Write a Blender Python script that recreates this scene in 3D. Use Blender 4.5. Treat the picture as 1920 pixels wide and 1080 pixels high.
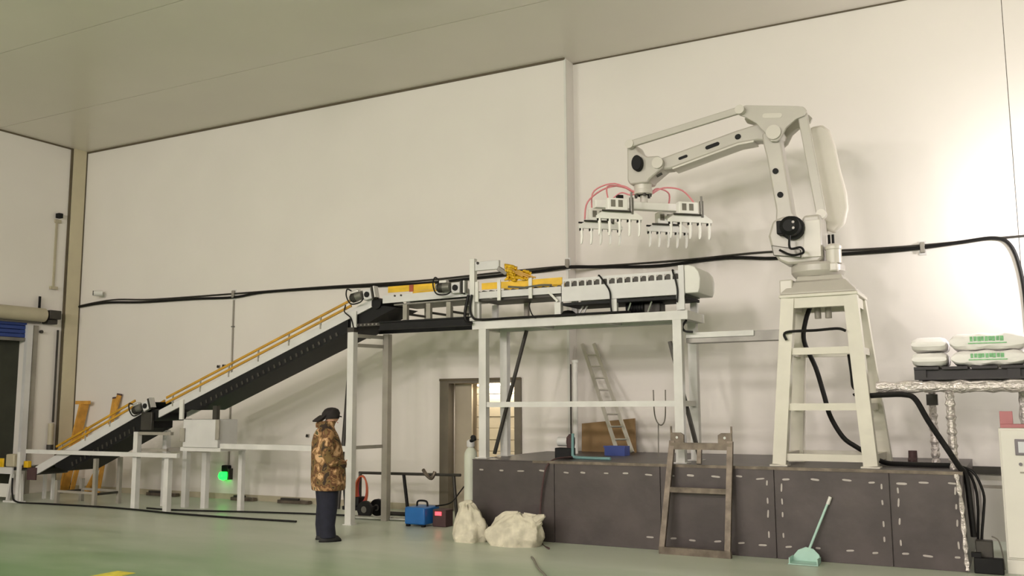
import bpy, bmesh, math, random
from mathutils import Vector, Matrix, Euler
random.seed(7)
R = math.radians
for o in list(bpy.data.objects): bpy.data.objects.remove(o, do_unlink=True)
scene = bpy.context.scene
COL = scene.collection

# ------------------------------------------------------------------ camera
YAW, PITCH, ROLL = 0.492956, 0.124495, -0.005457
fw = Vector((-math.sin(YAW)*math.cos(PITCH), math.cos(YAW)*math.cos(PITCH), math.sin(PITCH)))
rt = Vector((math.cos(YAW), math.sin(YAW), 0)); up = rt.cross(fw)
r2 = rt*math.cos(ROLL) + up*math.sin(ROLL); u2 = -rt*math.sin(ROLL) + up*math.cos(ROLL)
cd = bpy.data.cameras.new('camera'); cam = bpy.data.objects.new('camera', cd); COL.objects.link(cam)
cam.matrix_world = Matrix(((r2.x, u2.x, -fw.x, 0), (r2.y, u2.y, -fw.y, 0), (r2.z, u2.z, -fw.z, 1.72), (0, 0, 0, 1)))
cd.sensor_width = 36; cd.lens = 36*1739.7/1920; cd.clip_end = 200
scene.camera = cam
# ------------------------------------------------------------------ world, exposure
w = bpy.data.worlds.new('world'); scene.world = w; w.use_nodes = True
w.node_tree.nodes['Background'].inputs[0].default_value = (0.9, 0.93, 1, 1)
w.node_tree.nodes['Background'].inputs[1].default_value = 0.05
vs = scene.view_settings; vs.view_transform = 'Standard'; vs.look = 'None'; vs.gamma = 1; vs.use_curve_mapping = False
vs.exposure = 0.0
# ceiling lamps of the hall (built further down): position, watts; flood lamp on the wall at the right
HALL_LAMPS = [(x, y) for y in (-3.0, -11.0, -19.0) for x in (-10.5, -4.5, 1.5)]
HALL_WATTS = 925.0
HALL_COLOR = (1.0, 0.905, 0.87)
FLOOD_POS = (1.05, 12.3, 3.85); FLOOD_WATTS = 235.0; FLOOD_COLOR = (1.0, 0.94, 0.95)

# ------------------------------------------------------------------ materials
def lin(c):
    return tuple((v/12.92 if v <= .04045 else ((v+.055)/1.055)**2.4) for v in [x/255 for x in c])
MATS = {}
def mat(name, rgb, rough=.5, metal=0., var=.06, scale=3., bump=0., bscale=60., emit=0., rgb2=None, spec=None):
    m = bpy.data.materials.new(name); m.use_nodes = True; nt = m.node_tree; b = nt.nodes['Principled BSDF']
    c = lin(rgb); b.inputs['Roughness'].default_value = rough; b.inputs['Metallic'].default_value = metal
    if spec is not None: b.inputs['Specular IOR Level'].default_value = spec
    tc = nt.nodes.new('ShaderNodeTexCoord'); n = nt.nodes.new('ShaderNodeTexNoise')
    n.inputs['Scale'].default_value = scale; n.inputs['Detail'].default_value = 5
    nt.links.new(tc.outputs['Object'], n.inputs['Vector'])
    mx = nt.nodes.new('ShaderNodeMix'); mx.data_type = 'RGBA'
    if rgb2: c2 = lin(rgb2)
    else: c2 = tuple(max(0, v*(1-2*var)) for v in c); c = tuple(min(1, v*(1+var)) for v in c)
    mx.inputs[6].default_value = (*c, 1); mx.inputs[7].default_value = (*c2, 1)
    rp = nt.nodes.new('ShaderNodeMapRange'); rp.inputs[1].default_value = .35; rp.inputs[2].default_value = .65
    nt.links.new(n.outputs['Fac'], rp.inputs[0]); nt.links.new(rp.outputs[0], mx.inputs[0])
    nt.links.new(mx.outputs[2], b.inputs['Base Color'])
    if bump:
        n2 = nt.nodes.new('ShaderNodeTexNoise'); n2.inputs['Scale'].default_value = bscale; n2.inputs['Detail'].default_value = 3
        nt.links.new(tc.outputs['Object'], n2.inputs['Vector'])
        bp = nt.nodes.new('ShaderNodeBump'); bp.inputs['Strength'].default_value = bump; bp.inputs['Distance'].default_value = .02
        nt.links.new(n2.outputs['Fac'], bp.inputs['Height']); nt.links.new(bp.outputs[0], b.inputs['Normal'])
    if emit:
        b.inputs['Emission Color'].default_value = (*lin(rgb), 1); b.inputs['Emission Strength'].default_value = emit
    MATS[name] = m; return m
mat('wall', (224, 219, 212), .46, var=.012, scale=.7)
mat('ceiling', (220, 212, 202), .30, var=.015, scale=.6)
mat('joint', (92, 82, 64), .7)
mat('strip', (196, 186, 158), .5, var=.02)
mat('white', (214, 213, 206), .45, var=.03)
mat('grey_frame', (208, 207, 203), .45, var=.05)
mat('post_grey', (150, 145, 134), .55, var=.08)
mat('plate', (202, 201, 199), .4, var=.03)
mat('robot', (188, 183, 174), .32, var=.02)
mat('robot_edge', (206, 201, 191), .32, var=.02)
mat('tower', (212, 208, 194), .42, var=.03)
mat('guard', (220, 214, 204), .45, var=.02)
mat('black', (13, 13, 14), .6, var=.2, spec=.3)
mat('rubber', (9, 9, 10), .6, var=.2, spec=.3)
mat('belt', (20, 21, 22), .65, var=.3, scale=20)
mat('dark_metal', (64, 61, 56), .5, .4, var=.15)
mat('mid_metal', (122, 120, 114), .4, .6, var=.12)
mat('chrome', (190, 190, 188), .25, .9, var=.05)
mat('gold', (186, 138, 30), .45, var=.12)
mat('yellow', (214, 172, 24), .45, var=.06, scale=8)
mat('sheet', (226, 180, 30), .5, var=.08, scale=6)
mat('steel_black', (74, 67, 66), .4, .25, var=.12, scale=2.2, bump=.15, bscale=8)
mat('weld', (168, 162, 156), .4, .5, var=.1)
mat('rack_steel', (112, 102, 90), .5, .5, var=.18, scale=9)
mat('cable', (15, 13, 12), .55, var=.1, spec=.3)
mat('cable_grey', (120, 116, 106), .6)
mat('timber', (204, 150, 62), .6, var=.12, scale=6)
mat('carton', (150, 122, 84), .8, var=.08)
mat('blue_plastic', (44, 66, 140), .45)
mat('blue_shutter', (30, 58, 128), .45, var=.05)
mat('blue_machine', (28, 104, 178), .4)
mat('door_frame', (104, 96, 82), .5)
mat('leaf', (164, 154, 134), .45, var=.03)
mat('cream_slat', (222, 206, 176), .3, .2, var=.03)
mat('dark_opening', (46, 48, 36), .7, var=.1)
mat('housing', (176, 168, 144), .45, var=.04)
mat('bag', (242, 239, 236), .6, var=.02, bump=.25, bscale=14)
mat('print_green', (132, 196, 140), .6, var=.12, scale=30)
mat('pallet', (40, 36, 38), .55, var=.1)
mat('burlap', (206, 200, 180), .85, var=.1, scale=8, bump=.4, bscale=20)
mat('cylinder', (196, 200, 184), .45, var=.04)
mat('teal', (110, 150, 150), .5)
mat('red_plastic', (186, 66, 76), .5)
mat('pink_plastic', (178, 112, 116), .5)
mat('finger_white', (240, 238, 232), .4, var=.02)
mat('hose_orange', (176, 84, 50), .6, var=.15)
mat('hose_pink', (226, 140, 146), .45)
mat('mint', (170, 204, 192), .5)
mat('cabinet', (222, 219, 210), .42, var=.015)
mat('screen', (214, 216, 220), .3)
mat('screen_frame', (120, 114, 120), .4)
mat('boot', (74, 52, 52), .7)
mat('aluminium', (206, 202, 192), .35, .7, var=.05)
mat('skin', (206, 160, 130), .55, var=.04)
mat('hat', (34, 28, 27), .85, var=.15, scale=20)
mat('trousers', (24, 26, 42), .85, var=.15, scale=10)
mat('shoe', (24, 23, 24), .6)
mat('green_lamp', (30, 255, 70), .4, emit=3.)
mat('red_display', (255, 70, 80), .4, emit=2.5)
mat('lamp_glow', (255, 244, 226), .4, emit=12.)
mat('marking', (214, 200, 60), .55, var=.1, scale=10)

def foil():
    m = mat('foil', (222, 214, 210), .3, .45, var=.12, scale=12)
    nt = m.node_tree; b = nt.nodes['Principled BSDF']; tc = [n for n in nt.nodes if n.type == 'TEX_COORD'][0]
    mp = nt.nodes.new('ShaderNodeMapping'); mp.inputs['Scale'].default_value = (5, 14, 9); nt.links.new(tc.outputs['Object'], mp.inputs[0])
    v = nt.nodes.new('ShaderNodeTexNoise'); v.inputs['Scale'].default_value = 2.2; v.inputs['Detail'].default_value = 4
    nt.links.new(mp.outputs[0], v.inputs['Vector'])
    bp = nt.nodes.new('ShaderNodeBump'); bp.inputs['Strength'].default_value = .9; bp.inputs['Distance'].default_value = .05
    nt.links.new(v.outputs['Fac'], bp.inputs['Height']); nt.links.new(bp.outputs[0], b.inputs['Normal'])
foil()

def camo():
    m = mat('camo', (150, 118, 78), .85); nt = m.node_tree; b = nt.nodes['Principled BSDF']
    tc = [n for n in nt.nodes if n.type == 'TEX_COORD'][0]
    n = nt.nodes.new('ShaderNodeTexNoise'); n.inputs['Scale'].default_value = 8.5; n.inputs['Detail'].default_value = 2.5; n.inputs['Distortion'].default_value = .6
    nt.links.new(tc.outputs['Object'], n.inputs['Vector'])
    r = nt.nodes.new('ShaderNodeValToRGB'); r.color_ramp.interpolation = 'CONSTANT'
    e = r.color_ramp.elements; e[0].position = 0; e[0].color = (*lin((52, 38, 28)), 1); e[1].position = .40; e[1].color = (*lin((112, 90, 52)), 1)
    for p, c in ((.47, (96, 62, 38)), (.53, (150, 116, 76)), (.60, (200, 162, 122)), (.68, (84, 80, 48))):
        x = e.new(p); x.color = (*lin(c), 1)
    nt.links.new(n.outputs['Fac'], r.inputs[0]); nt.links.new(r.outputs[0], b.inputs['Base Color'])
camo()

def floor_mat():
    m = bpy.data.materials.new('floor_epoxy'); m.use_nodes = True; nt = m.node_tree; b = nt.nodes['Principled BSDF']
    tc = nt.nodes.new('ShaderNodeTexCoord'); sp = nt.nodes.new('ShaderNodeSeparateXYZ'); nt.links.new(tc.outputs['Object'], sp.inputs[0])
    mp = nt.nodes.new('ShaderNodeMapping'); mp.inputs['Scale'].default_value = (.35, 1.1, 1); nt.links.new(tc.outputs['Object'], mp.inputs[0])
    n = nt.nodes.new('ShaderNodeTexNoise'); n.inputs['Scale'].default_value = 1.1; n.inputs['Detail'].default_value = 7; n.inputs['Roughness'].default_value = .6
    nt.links.new(mp.outputs[0], n.inputs['Vector'])
    # worn, dusty strip of floor along the machine line; cleaner green coating further out
    mr = nt.nodes.new('ShaderNodeMapRange'); mr.inputs[1].default_value = 6.6; mr.inputs[2].default_value = 9.6
    nt.links.new(sp.outputs[1], mr.inputs[0])
    ad = nt.nodes.new('ShaderNodeMath'); ad.operation = 'MULTIPLY_ADD'; ad.inputs[1].default_value = 1.5; 
    sb = nt.nodes.new('ShaderNodeMath'); sb.operation = 'SUBTRACT'; sb.inputs[1].default_value = .5; nt.links.new(n.outputs['Fac'], sb.inputs[0])
    nt.links.new(sb.outputs[0], ad.inputs[0]); nt.links.new(mr.outputs[0], ad.inputs[2])
    cl = nt.nodes.new('ShaderNodeClamp'); nt.links.new(ad.outputs[0], cl.inputs[0])
    mx = nt.nodes.new('ShaderNodeMix'); mx.data_type = 'RGBA'; mx.inputs[6].default_value = (*lin((112, 145, 100)), 1); mx.inputs[7].default_value = (*lin((186, 193, 176)), 1)
    nt.links.new(cl.outputs[0], mx.inputs[0]); nt.links.new(mx.outputs[2], b.inputs['Base Color'])
    rr = nt.nodes.new('ShaderNodeMapRange'); rr.inputs[3].default_value = .22; rr.inputs[4].default_value = .5
    nt.links.new(n.outputs['Fac'], rr.inputs[0]); nt.links.new(rr.outputs[0], b.inputs['Roughness'])
    MATS['floor'] = m
floor_mat()

# ------------------------------------------------------------------ mesh helpers
ORG = {}
class MB:
    def __init__(s): s.v = []; s.f = []
    def add(s, vs, fs):
        o = len(s.v); s.v += [tuple(x) for x in vs]; s.f += [tuple(o+i for i in f) for f in fs]; return s
    def box(s, x0, x1, y0, y1, z0, z1):
        return s.add([(x0,y0,z0),(x1,y0,z0),(x1,y1,z0),(x0,y1,z0),(x0,y0,z1),(x1,y0,z1),(x1,y1,z1),(x0,y1,z1)],
                     [(0,3,2,1),(4,5,6,7),(0,1,5,4),(1,2,6,5),(2,3,7,6),(3,0,4,7)])
    def beam(s, p0, p1, w, h=None, side=None):
        h = h or w; p0 = Vector(p0); p1 = Vector(p1); d = (p1-p0).normalized()
        a = Vector(side) if side else (Vector((0,1,0)) if abs(d.y) < .9 else Vector((1,0,0)))
        a = (a - d*a.dot(d)).normalized(); b = d.cross(a)
        vs = []
        for p in (p0, p1):
            for i, j in ((-1,-1),(1,-1),(1,1),(-1,1)): vs.append(p + a*(i*w/2) + b*(j*h/2))
        return s.add(vs, [(3,2,1,0),(4,5,6,7),(0,1,5,4),(1,2,6,5),(2,3,7,6),(3,0,4,7)])
    def rings(s, rs, cap=True):
        n = len(rs[0]); o = len(s.v)
        for r in rs: s.v += [tuple(x) for x in r]
        for i in range(len(rs)-1):
            for k in range(n):
                a = o+i*n+k; b = o+i*n+(k+1) % n; s.f.append((a, b, b+n, a+n))
        if cap:
            s.f.append(tuple(o+k for k in reversed(range(n)))); s.f.append(tuple(o+(len(rs)-1)*n+k for k in range(n)))
        return s
    def cyl(s, p0, p1, r0, r1=None, n=14):
        return s.tube([p0, p1], [r0, r1 if r1 is not None else r0], n)
    def tube(s, pts, r, n=8):
        pts = [Vector(p) for p in pts]; m = len(pts)
        rad = r if isinstance(r, (list, tuple)) else [r]*m
        rs = []; prev = None
        for i, p in enumerate(pts):
            t = (pts[min(i+1, m-1)] - pts[max(i-1, 0)]).normalized()
            if prev is None: a = Vector((0,0,1)) if abs(t.z) < .9 else Vector((1,0,0))
            else: a = prev
            a = (a - t*a.dot(t)).normalized(); prev = a; b = t.cross(a)
            rs.append([p + (a*math.cos(2*math.pi*k/n) + b*math.sin(2*math.pi*k/n))*rad[i] for k in range(n)])
        return s.rings(rs)
    def lathe(s, prof, c, n=20):
        return s.rings([[(c[0]+r*math.cos(2*math.pi*k/n), c[1]+r*math.sin(2*math.pi*k/n), c[2]+z) for k in range(n)] for r, z in prof])
    def loft(s, ells, n=20, wob=0.):
        # ells: (z, cx, cy, rx, ry)
        return s.rings([[(cx+rx*math.cos(2*math.pi*k/n)*(1+wob*math.sin(5*k+z*31)), cy+ry*math.sin(2*math.pi*k/n)*(1+wob*math.sin(3*k+z*23)), z) for k in range(n)] for z, cx, cy, rx, ry in ells])
    def extr(s, poly, y0, y1):
        # polygon in x,z pushed along y
        area = sum(poly[i][0]*poly[(i+1) % len(poly)][1]-poly[(i+1) % len(poly)][0]*poly[i][1] for i in range(len(poly)))
        if area < 0: poly = poly[::-1]
        n = len(poly); o = len(s.v)
        s.v += [(x, y0, z) for x, z in poly] + [(x, y1, z) for x, z in poly]
        s.f.append(tuple(o+i for i in range(n))); s.f.append(tuple(o+n+i for i in reversed(range(n))))
        for i in range(n):
            j = (i+1) % n; s.f.append((o+i, o+n+i, o+n+j, o+j))
        return s
    def mesh(s, name, org=(0,0,0)):
        me = bpy.data.meshes.new(name)
        me.from_pydata([(x-org[0], y-org[1], z-org[2]) for x, y, z in s.v], [], s.f)
        bm = bmesh.new(); bm.from_mesh(me); bmesh.ops.recalc_face_normals(bm, faces=bm.faces); bm.to_mesh(me); bm.free()
        me.polygons.foreach_set('use_smooth', [True]*len(me.polygons)); me.set_sharp_from_angle(angle=R(32)); me.update()
        return me
    def build(s, name, m, parent=None, bev=0.):
        org = ORG.get(parent, (0,0,0)) if parent else (0,0,0)
        me = s.mesh(name, org); me.materials.append(MATS[m])
        o = bpy.data.objects.new(name, me); COL.objects.link(o)
        if parent: o.parent = parent
        ORG[o] = org
        if bev:
            b = o.modifiers.new('bevel', 'BEVEL'); b.width = bev; b.segments = 2; b.limit_method = 'ANGLE'
        return o
def tag(o, label=None, cat=None, group=None, kind=None):
    if label: o['label'] = label
    if cat: o['category'] = cat
    if group: o['group'] = group
    if kind: o['kind'] = kind
    return o
def thing(name, label, cat, loc=(0,0,0), rz=0., group=None, local=False):
    e = bpy.data.objects.new(name, None); COL.objects.link(e); e.location = loc; e.rotation_euler = (0,0,rz); e.empty_display_size = .1
    ORG[e] = (0,0,0) if (local or rz) else tuple(loc)
    return tag(e, label, cat, group)
def inst(src, name, parent, loc=(0,0,0), rot=(0,0,0), scale=(1,1,1), m=None):
    o = bpy.data.objects.new(name, src); COL.objects.link(o)
    org = ORG.get(parent, (0,0,0)); o.location = tuple(loc[i]-org[i] for i in range(3)); o.rotation_euler = rot; o.scale = scale
    o.parent = parent; ORG[o] = org
    return o
def smooth(pts, k=6):
    P = [Vector(p) for p in pts]; out = []
    for i in range(len(P)-1):
        a, b, c, d = P[max(i-1, 0)], P[i], P[i+1], P[min(i+2, len(P)-1)]
        for j in range(k):
            t = j/k; out.append(.5*((2*b)+(c-a)*t+(2*a-5*b+4*c-d)*t*t+(3*b-a-3*c+d)*t**3))
    return out+[P[-1]]
def ellipse(cx, cz, rx, rz_, n=20): return [(cx+rx*math.cos(2*math.pi*k/n), cz+rz_*math.sin(2*math.pi*k/n)) for k in range(n)]
def struct(o): o['kind'] = 'structure'; return o

# ================================================================== THE HALL
XL, YB, YB2, ZC = -17.5, 13.0, 13.3, 7.22
XR, YF = 14.0, -32.0
floor = struct(MB().box(XL-.3, XR, YF, YB2+.3, -.1, 0).build('floor', 'floor'))
tag(floor, 'green coated factory floor, dusty grey along the machines')
# ceiling: slab and long sandwich panels with open joints
ceil = struct(MB().box(XL-.3, XR, YF, YB2+.3, ZC+.05, ZC+.2).build('ceiling', 'joint'))
tag(ceil, 'beige panelled ceiling with fine dark joints')
y = YB2+.25
while y > YF:
    y0 = 10.95 if y > 11 else y-2.42
    MB().box(XL-.2, XR, max(YF, y0)+.006, y-.006, ZC, ZC+.06).build('panel', 'ceiling', ceil); y = y0
# back wall, left length (proud) with the doorway, right length set back
wb = struct(MB().box(XL-.2, -8.27, YB, YB+.5, 0, ZC).box(-8.27, -6.88, YB, YB+.5, 2.07, ZC).box(-6.88, -6.0, YB, YB+.5, 0, ZC).build('wall_back', 'wall'))
tag(wb, 'off-white panelled wall behind the conveyors')
wr = struct(MB().box(-5.999, XR, YB2+.03, YB2+.2, 0, ZC).build('wall_back_right', 'joint')); tag(wr, 'off-white set-back wall behind the robot')
for a, b in ((-5.999, .172), (.18, 6.2), (6.21, XR)): MB().box(a, b, YB2, YB2+.04, 0, ZC).build('wall_panel', 'wall', wr)
wl = struct(MB().box(XL-.2, XL, 11.8, YB, 0, ZC).box(XL-.2, XL, 8.2, 11.8, 3.4, ZC).box(XL-.2, XL, YF, 8.2, 0, ZC).build('wall_left', 'wall')); tag(wl, 'off-white end wall with the blue shutter door')
struct(MB().box(XR, XR+.2, YF, YB2+.3, 0, ZC).build('wall_right', 'wall')); struct(MB().box(XL-.2, XR+.2, YF-.2, YF, 0, ZC).build('wall_front', 'wall'))
# joints between ceiling and wall
struct(MB().box(XL, -6.0, YB-.02, YB, ZC-.035, ZC).build('trim_1', 'joint'))
struct(MB().box(-5.99, XR, YB2-.015, YB2, ZC-.02, ZC).build('trim_2', 'joint'))
struct(MB().box(XL, XL+.02, YF, YB, ZC-.03, ZC).build('trim_3', 'joint'))
# corner strip on the end wall with its two dark joints
struct(MB().box(XL, XL+.05, 12.66, 12.96, 0, ZC).build('trim_4', 'strip'))
struct(MB().box(XL, XL+.03, 12.61, 12.655, 0, ZC).build('trim_5', 'joint'))
struct(MB().box(XL, XL+.04, 12.962, 13.0, 0, ZC).build('trim_6', 'joint'))
# corner bead where the wall steps back
struct(MB().box(-6.02, -5.985, YB-.012, YB+.02, 0, ZC-.02).build('trim_7', 'white'))
# baseboards
struct(MB().box(XL+.06, -8.4, YB-.03, YB, 0, .1).build('baseboard_left', 'housing'))
struct(MB().box(-.45, 6, YB2-.04, YB2, .68, .80).box(-.45, 6, YB2-.05, YB2, .0, .64).build('baseboard_right', 'wall'))
struct(MB().box(-1.7, 6, YB2-.07, YB2, .82, .91).build('trim_8', 'dark_metal'))
# doorway
d1 = struct(MB().box(-8.33, -8.16, YB-.03, YB+.14, 0, 2.13).box(-6.94, -6.82, YB-.03, YB+.14, 0, 2.13).box(-8.16, -6.94, YB-.03, YB+.14, 2.06, 2.13).build('door_1', 'door_frame'))
tag(d1, 'open doorway with brown frame in the back wall')
MB().box(-8.33, -6.82, YB-.045, YB-.03, 2.10, 2.14).build('head_strip', 'joint', d1)
leaf = MB().box(-8.15, -7.83, YB+.16, YB+.20, .02, 2.05).build('door_leaf', 'leaf', d1)
for i in range(11):
    MB().extr([(-7.82, .04+i*.185), (-6.9, .04+i*.185), (-6.9, .04+i*.185+.178), (-7.82, .04+i*.185+.178)], YB+.30+(i % 2)*.006, YB+.33).build('slat', 'cream_slat', d1, .006)
MB().box(-8.3, -6.7, YB+.36, YB+.4, 0, 2.2).build('backing', 'cream_slat', d1)
MB().tube([(-7.75, YB+.22, 2.03), (-6.98, YB+.22, 2.03)], .016, 8).build('tube_lamp', 'lamp_glow', d1)
dl = bpy.data.lights.new('doorway_light', 'AREA'); dl.shape = 'RECTANGLE'; dl.size = .75; dl.size_y = .04; dl.energy = 7; dl.color = (1, .93, .8)
o = bpy.data.objects.new('doorway_light', dl); COL.objects.link(o); o.parent = d1; o.location = (-7.37, YB+.22, 2.0)
# roller shutter in the end wall
d2 = struct(MB().box(XL-.19, XL-.15, 8.2, 11.8, 0, 3.4).build('door_2', 'dark_opening')); tag(d2, 'roller shutter doorway, dark below a blue curtain')  # flat dark panel: darkness beyond the open doorway put into its colour
MB().tube([(XL+.17, 8.0, 3.57), (XL+.17, 12.08, 3.57)], .14, 20).build('shutter_drum', 'housing', d2)
MB().box(XL, XL+.06, 7.95, 12.1, 3.40, 3.46).build('drum_bracket', 'mid_metal', d2)
for i in range(4): MB().box(XL-.02, XL+.015, 8.2, 11.83, 3.10+i*.082, 3.10+i*.082+.076).build('slat', 'blue_shutter', d2, .008)
MB().box(XL-.03, XL+.03, 8.2, 11.83, 3.03, 3.095).build('bottom_bar', 'mid_metal', d2)
MB().box(XL, XL+.09, 11.80, 11.92, 0, 3.36).build('guide_rail', 'plate', d2); MB().box(XL, XL+.03, 11.925, 11.95, 0, 3.36).build('guide_seal', 'rubber', d2)
MB().box(XL, XL+.05, 11.955, 12.06, 0, 3.36).build('guide_cover', 'post_grey', d2)
MB().box(XL, XL+.28, 12.14, 12.40, 3.50, 3.68).box(XL, XL+.2, 12.16, 12.38, 3.40, 3.5).build('shutter_motor', 'dark_metal', d2, .015)
MB().box(XL+.05, XL+.08, 12.02, 12.06, 3.7, 3.96).build('motor_stop', 'black', d2)
MB().tube([(XL+.04, 12.12, 3.24), (XL+.08, 12.12, 3.24)], .035, 12).build('pull_ring', 'dark_metal', d2)

# ---- hall lamps (above and behind the viewpoint)
LAMP_PLACE = [a+' '+b for a in ('front', 'middle', 'rear') for b in ('left', 'centre', 'right')]
def hall_lamp(i, x, y):
    z = 6.5
    t = thing('hall_lamp', LAMP_PLACE[i]+' of the nine round high-bay lamps over the hall', 'lamp', (x, y, z), group='high-bay lamps of the hall')
    MB().lathe([(.46, .0), (.45, .03), (.16, .2), (.08, .22), (.08, .36), (.03, .38)], (x, y, z), 24).build('reflector', 'aluminium', t)
    MB().lathe([(.44, -.012), (.44, -.001)], (x, y, z), 24).build('diffuser', 'lamp_glow', t)
    MB().cyl((x, y, z+.38), (x, y, ZC), .012, n=6).build('hanger', 'mid_metal', t)
    l = bpy.data.lights.new('hall_light', 'POINT'); l.energy = HALL_WATTS; l.color = HALL_COLOR; l.shadow_soft_size = .42
    o = bpy.data.objects.new('hall_light', l); COL.objects.link(o); o.parent = t; o.location = (0, 0, -.46)
for i, (x, y) in enumerate(HALL_LAMPS): hall_lamp(i, x, y)
fx, fy, fz = FLOOD_POS
t = thing('flood_lamp', 'flood lamp on a bracket at the right of the robot', 'lamp', FLOOD_POS)
MB().box(fx-.12, fx+.12, fy+.03, fy+.1, fz-.1, fz+.1).build('lamp_body', 'dark_metal', t, .01)
MB().box(fx-.1, fx+.1, fy+.02, fy+.03, fz-.08, fz+.08).build('lens', 'lamp_glow', t)
MB().beam((fx, fy+.1, fz), (fx, YB2-.001, fz), .04).build('bracket', 'dark_metal', t)
l = bpy.data.lights.new('flood_light', 'POINT'); l.energy = FLOOD_WATTS; l.color = FLOOD_COLOR; l.shadow_soft_size = .12
o = bpy.data.objects.new('flood_light', l); COL.objects.link(o); o.parent = t; o.location = (-.05, -.16, 0)

# ================================================================== PLATFORM
PX0, PX1, PY, PZ = -6.38, -.52, 10.74, 1.0
t = thing('steel_platform', 'low platform clad in dark steel plates, robot and frame standing on it', 'platform', ((PX0+PX1)/2, 12, 0))
MB().box(PX0+.01, -5.97, PY+.02, 12.98, 0, PZ-.012).box(-5.97, PX1-.01, PY+.02, 13.24, 0, PZ-.012).build('core', 'steel_black', t)
MB().box(PX0, -5.97, PY, 12.99, PZ-.012, PZ).box(-5.97, PX1, PY, 13.25, PZ-.012, PZ).build('top_plate', 'steel_black', t)
seams = [PX0, -5.18, -3.78, -2.44, -1.23, PX1]
for a, b in zip(seams, seams[1:]): MB().box(a+.004, b-.004, PY, PY+.02, .0, PZ-.014).build('plate', 'steel_black', t, .003)
MB().box(PX1-.01, PX1, PY+.02, 13.2, 0, PZ-.014).build('plate', 'steel_black', t)
MB().box(PX0+.9, PX1, PY-.012, PY, PZ-.03, PZ+.004).build('edge_strip', 'rack_steel', t)
wm = MB().extr([(-.05,-.006), (-.03,-.011), (.03,-.011), (.05,-.006), (.05,.006), (.03,.011), (-.03,.011), (-.05,.006)], -.006, .004).mesh('weld_bead'); wm.materials.append(MATS['weld'])
for a, b in zip(seams, seams[1:]):
    n = max(2, round((b-a)/.27))
    for k in range(n):
        x = a+(b-a)*(k+.5)/n + random.uniform(-.03, .03)
        inst(wm, 'weld_bead', t, (x, PY, .875+random.uniform(-.012, .012)), (0, random.uniform(-.12, .12), 0), (random.uniform(.55, 1.05), 1, random.uniform(.7, 1.15)))
        if x > -4: inst(wm, 'weld_bead', t, (x, PY, .14+random.uniform(-.01, .01)), (0, random.uniform(-.12, .12), 0), (random.uniform(.5, .95), 1, .9))
    for e in (a+.08, b-.08):
        if e > -3.2:
            for z in (.28, .46, .64, .80): inst(wm, 'weld_bead', t, (e, PY, z+random.uniform(-.03, .03)), (0, R(90)+random.uniform(-.1, .1), 0), (random.uniform(.5, .9), 1, .8))
MB().tube(smooth([(PX1-.06, PY-.02, .98), (PX1-.03, PY-.022, .7), (PX1-.02, PY-.02, .3), (PX1-.01, PY-.022, .02)]), [.022+.008*math.sin(i*2.1) for i in range(19)], 8).build('foil_strip', 'foil', t)

# ================================================================== ROBOT TOWER
t = thing('robot_tower', 'cream tapered steel tower carrying the white robot', 'stand', (-1.92, 11.45, PZ))
FB = [(-2.43, 11.04), (-1.44, 11.04), (-2.41, 11.92), (-1.39, 11.92)]; FT = [(-2.27, 11.12), (-1.58, 11.12), (-2.27, 11.76), (-1.58, 11.76)]
def tw(i, z): k = (z-PZ)/(2.97-PZ); return (FB[i][0]+(FT[i][0]-FB[i][0])*k, FB[i][1]+(FT[i][1]-FB[i][1])*k, z)
for i in range(4):
    lg = MB().beam(tw(i, PZ+.015), tw(i, 2.93), .14, .15).build('leg', 'tower', t)
    x, y_, _ = tw(i, PZ); MB().box(x-.1, x+.1, y_-.1, y_+.1, PZ, PZ+.016).build('foot_plate', 'tower', lg)
for z in (1.10, 1.67, 2.31):
    for a, b in ((0, 1), (2, 3), (0, 2), (1, 3)): MB().beam(tw(a, z), tw(b, z), .07, .08).build('crossbar', 'tower', t)
for a, b in ((0, 1), (2, 3), (0, 2), (1, 3)): MB().beam(tw(a, 2.88), tw(b, 2.88), .1, .13).build('top_beam', 'tower', t)
MB().extr([(-2.37, 2.935), (-1.49, 2.935), (-1.49, 2.975), (-2.37, 2.975)], 11.04, 11.84).build('top_plate', 'tower', t, .01)
for x in (-1.98, -1.86): MB().cyl((x, 11.3, 2.70), (x, 11.3, 2.94), .038).build('cable_gland', 'post_grey', t)

# ================================================================== ROBOT
RC = (-1.98, 11.45)
t = thing('palletizing_robot', 'white jointed palletizing robot arm on the cream tower', 'robot', (RC[0], RC[1], 2.975))
def lathe_at(prof, n=28): return MB().lathe(prof, (RC[0], RC[1], 0), n)
b = MB().rings([[(RC[0]+.05+a*q, RC[1]+c*q2, z) for a, c in ((-1,-1),(1,-1),(1,1),(-1,1))] for z, q, q2 in ((2.976, .42, .39), (3.0, .42, .39), (3.13, .30, .30), (3.14, .27, .27), (3.20, .25, .25))]).build('base', 'robot', t, .01)
for k in range(8): MB().cyl((RC[0]+.05+.36*math.cos(k*.785+.2), RC[1]+.34*math.sin(k*.785+.2), 2.99), (RC[0]+.05+.36*math.cos(k*.785+.2), RC[1]+.34*math.sin(k*.785+.2), 3.06), .02, n=6).build('bolt', 'mid_metal', b)
MB().box(RC[0]-.39, RC[0]-.24, 11.1, 11.32, 2.98, 3.16).build('connector_box', 'robot_edge', t, .015)
lathe_at([(.26, 3.20), (.29, 3.23), (.31, 3.26), (.31, 3.33), (.29, 3.36)]).build('turntable', 'robot', t)
sh = MB().extr([(-2.50, 3.72), (-2.46, 3.52), (-2.38, 3.40), (-2.28, 3.355), (-1.93, 3.355), (-1.88, 3.40), (-1.885, 3.93), (-2.08, 3.93), (-2.12, 3.82), (-2.3, 3.95), (-2.44, 3.9)], 11.2, 11.7).build('shoulder_housing', 'robot', t, .03)
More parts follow.
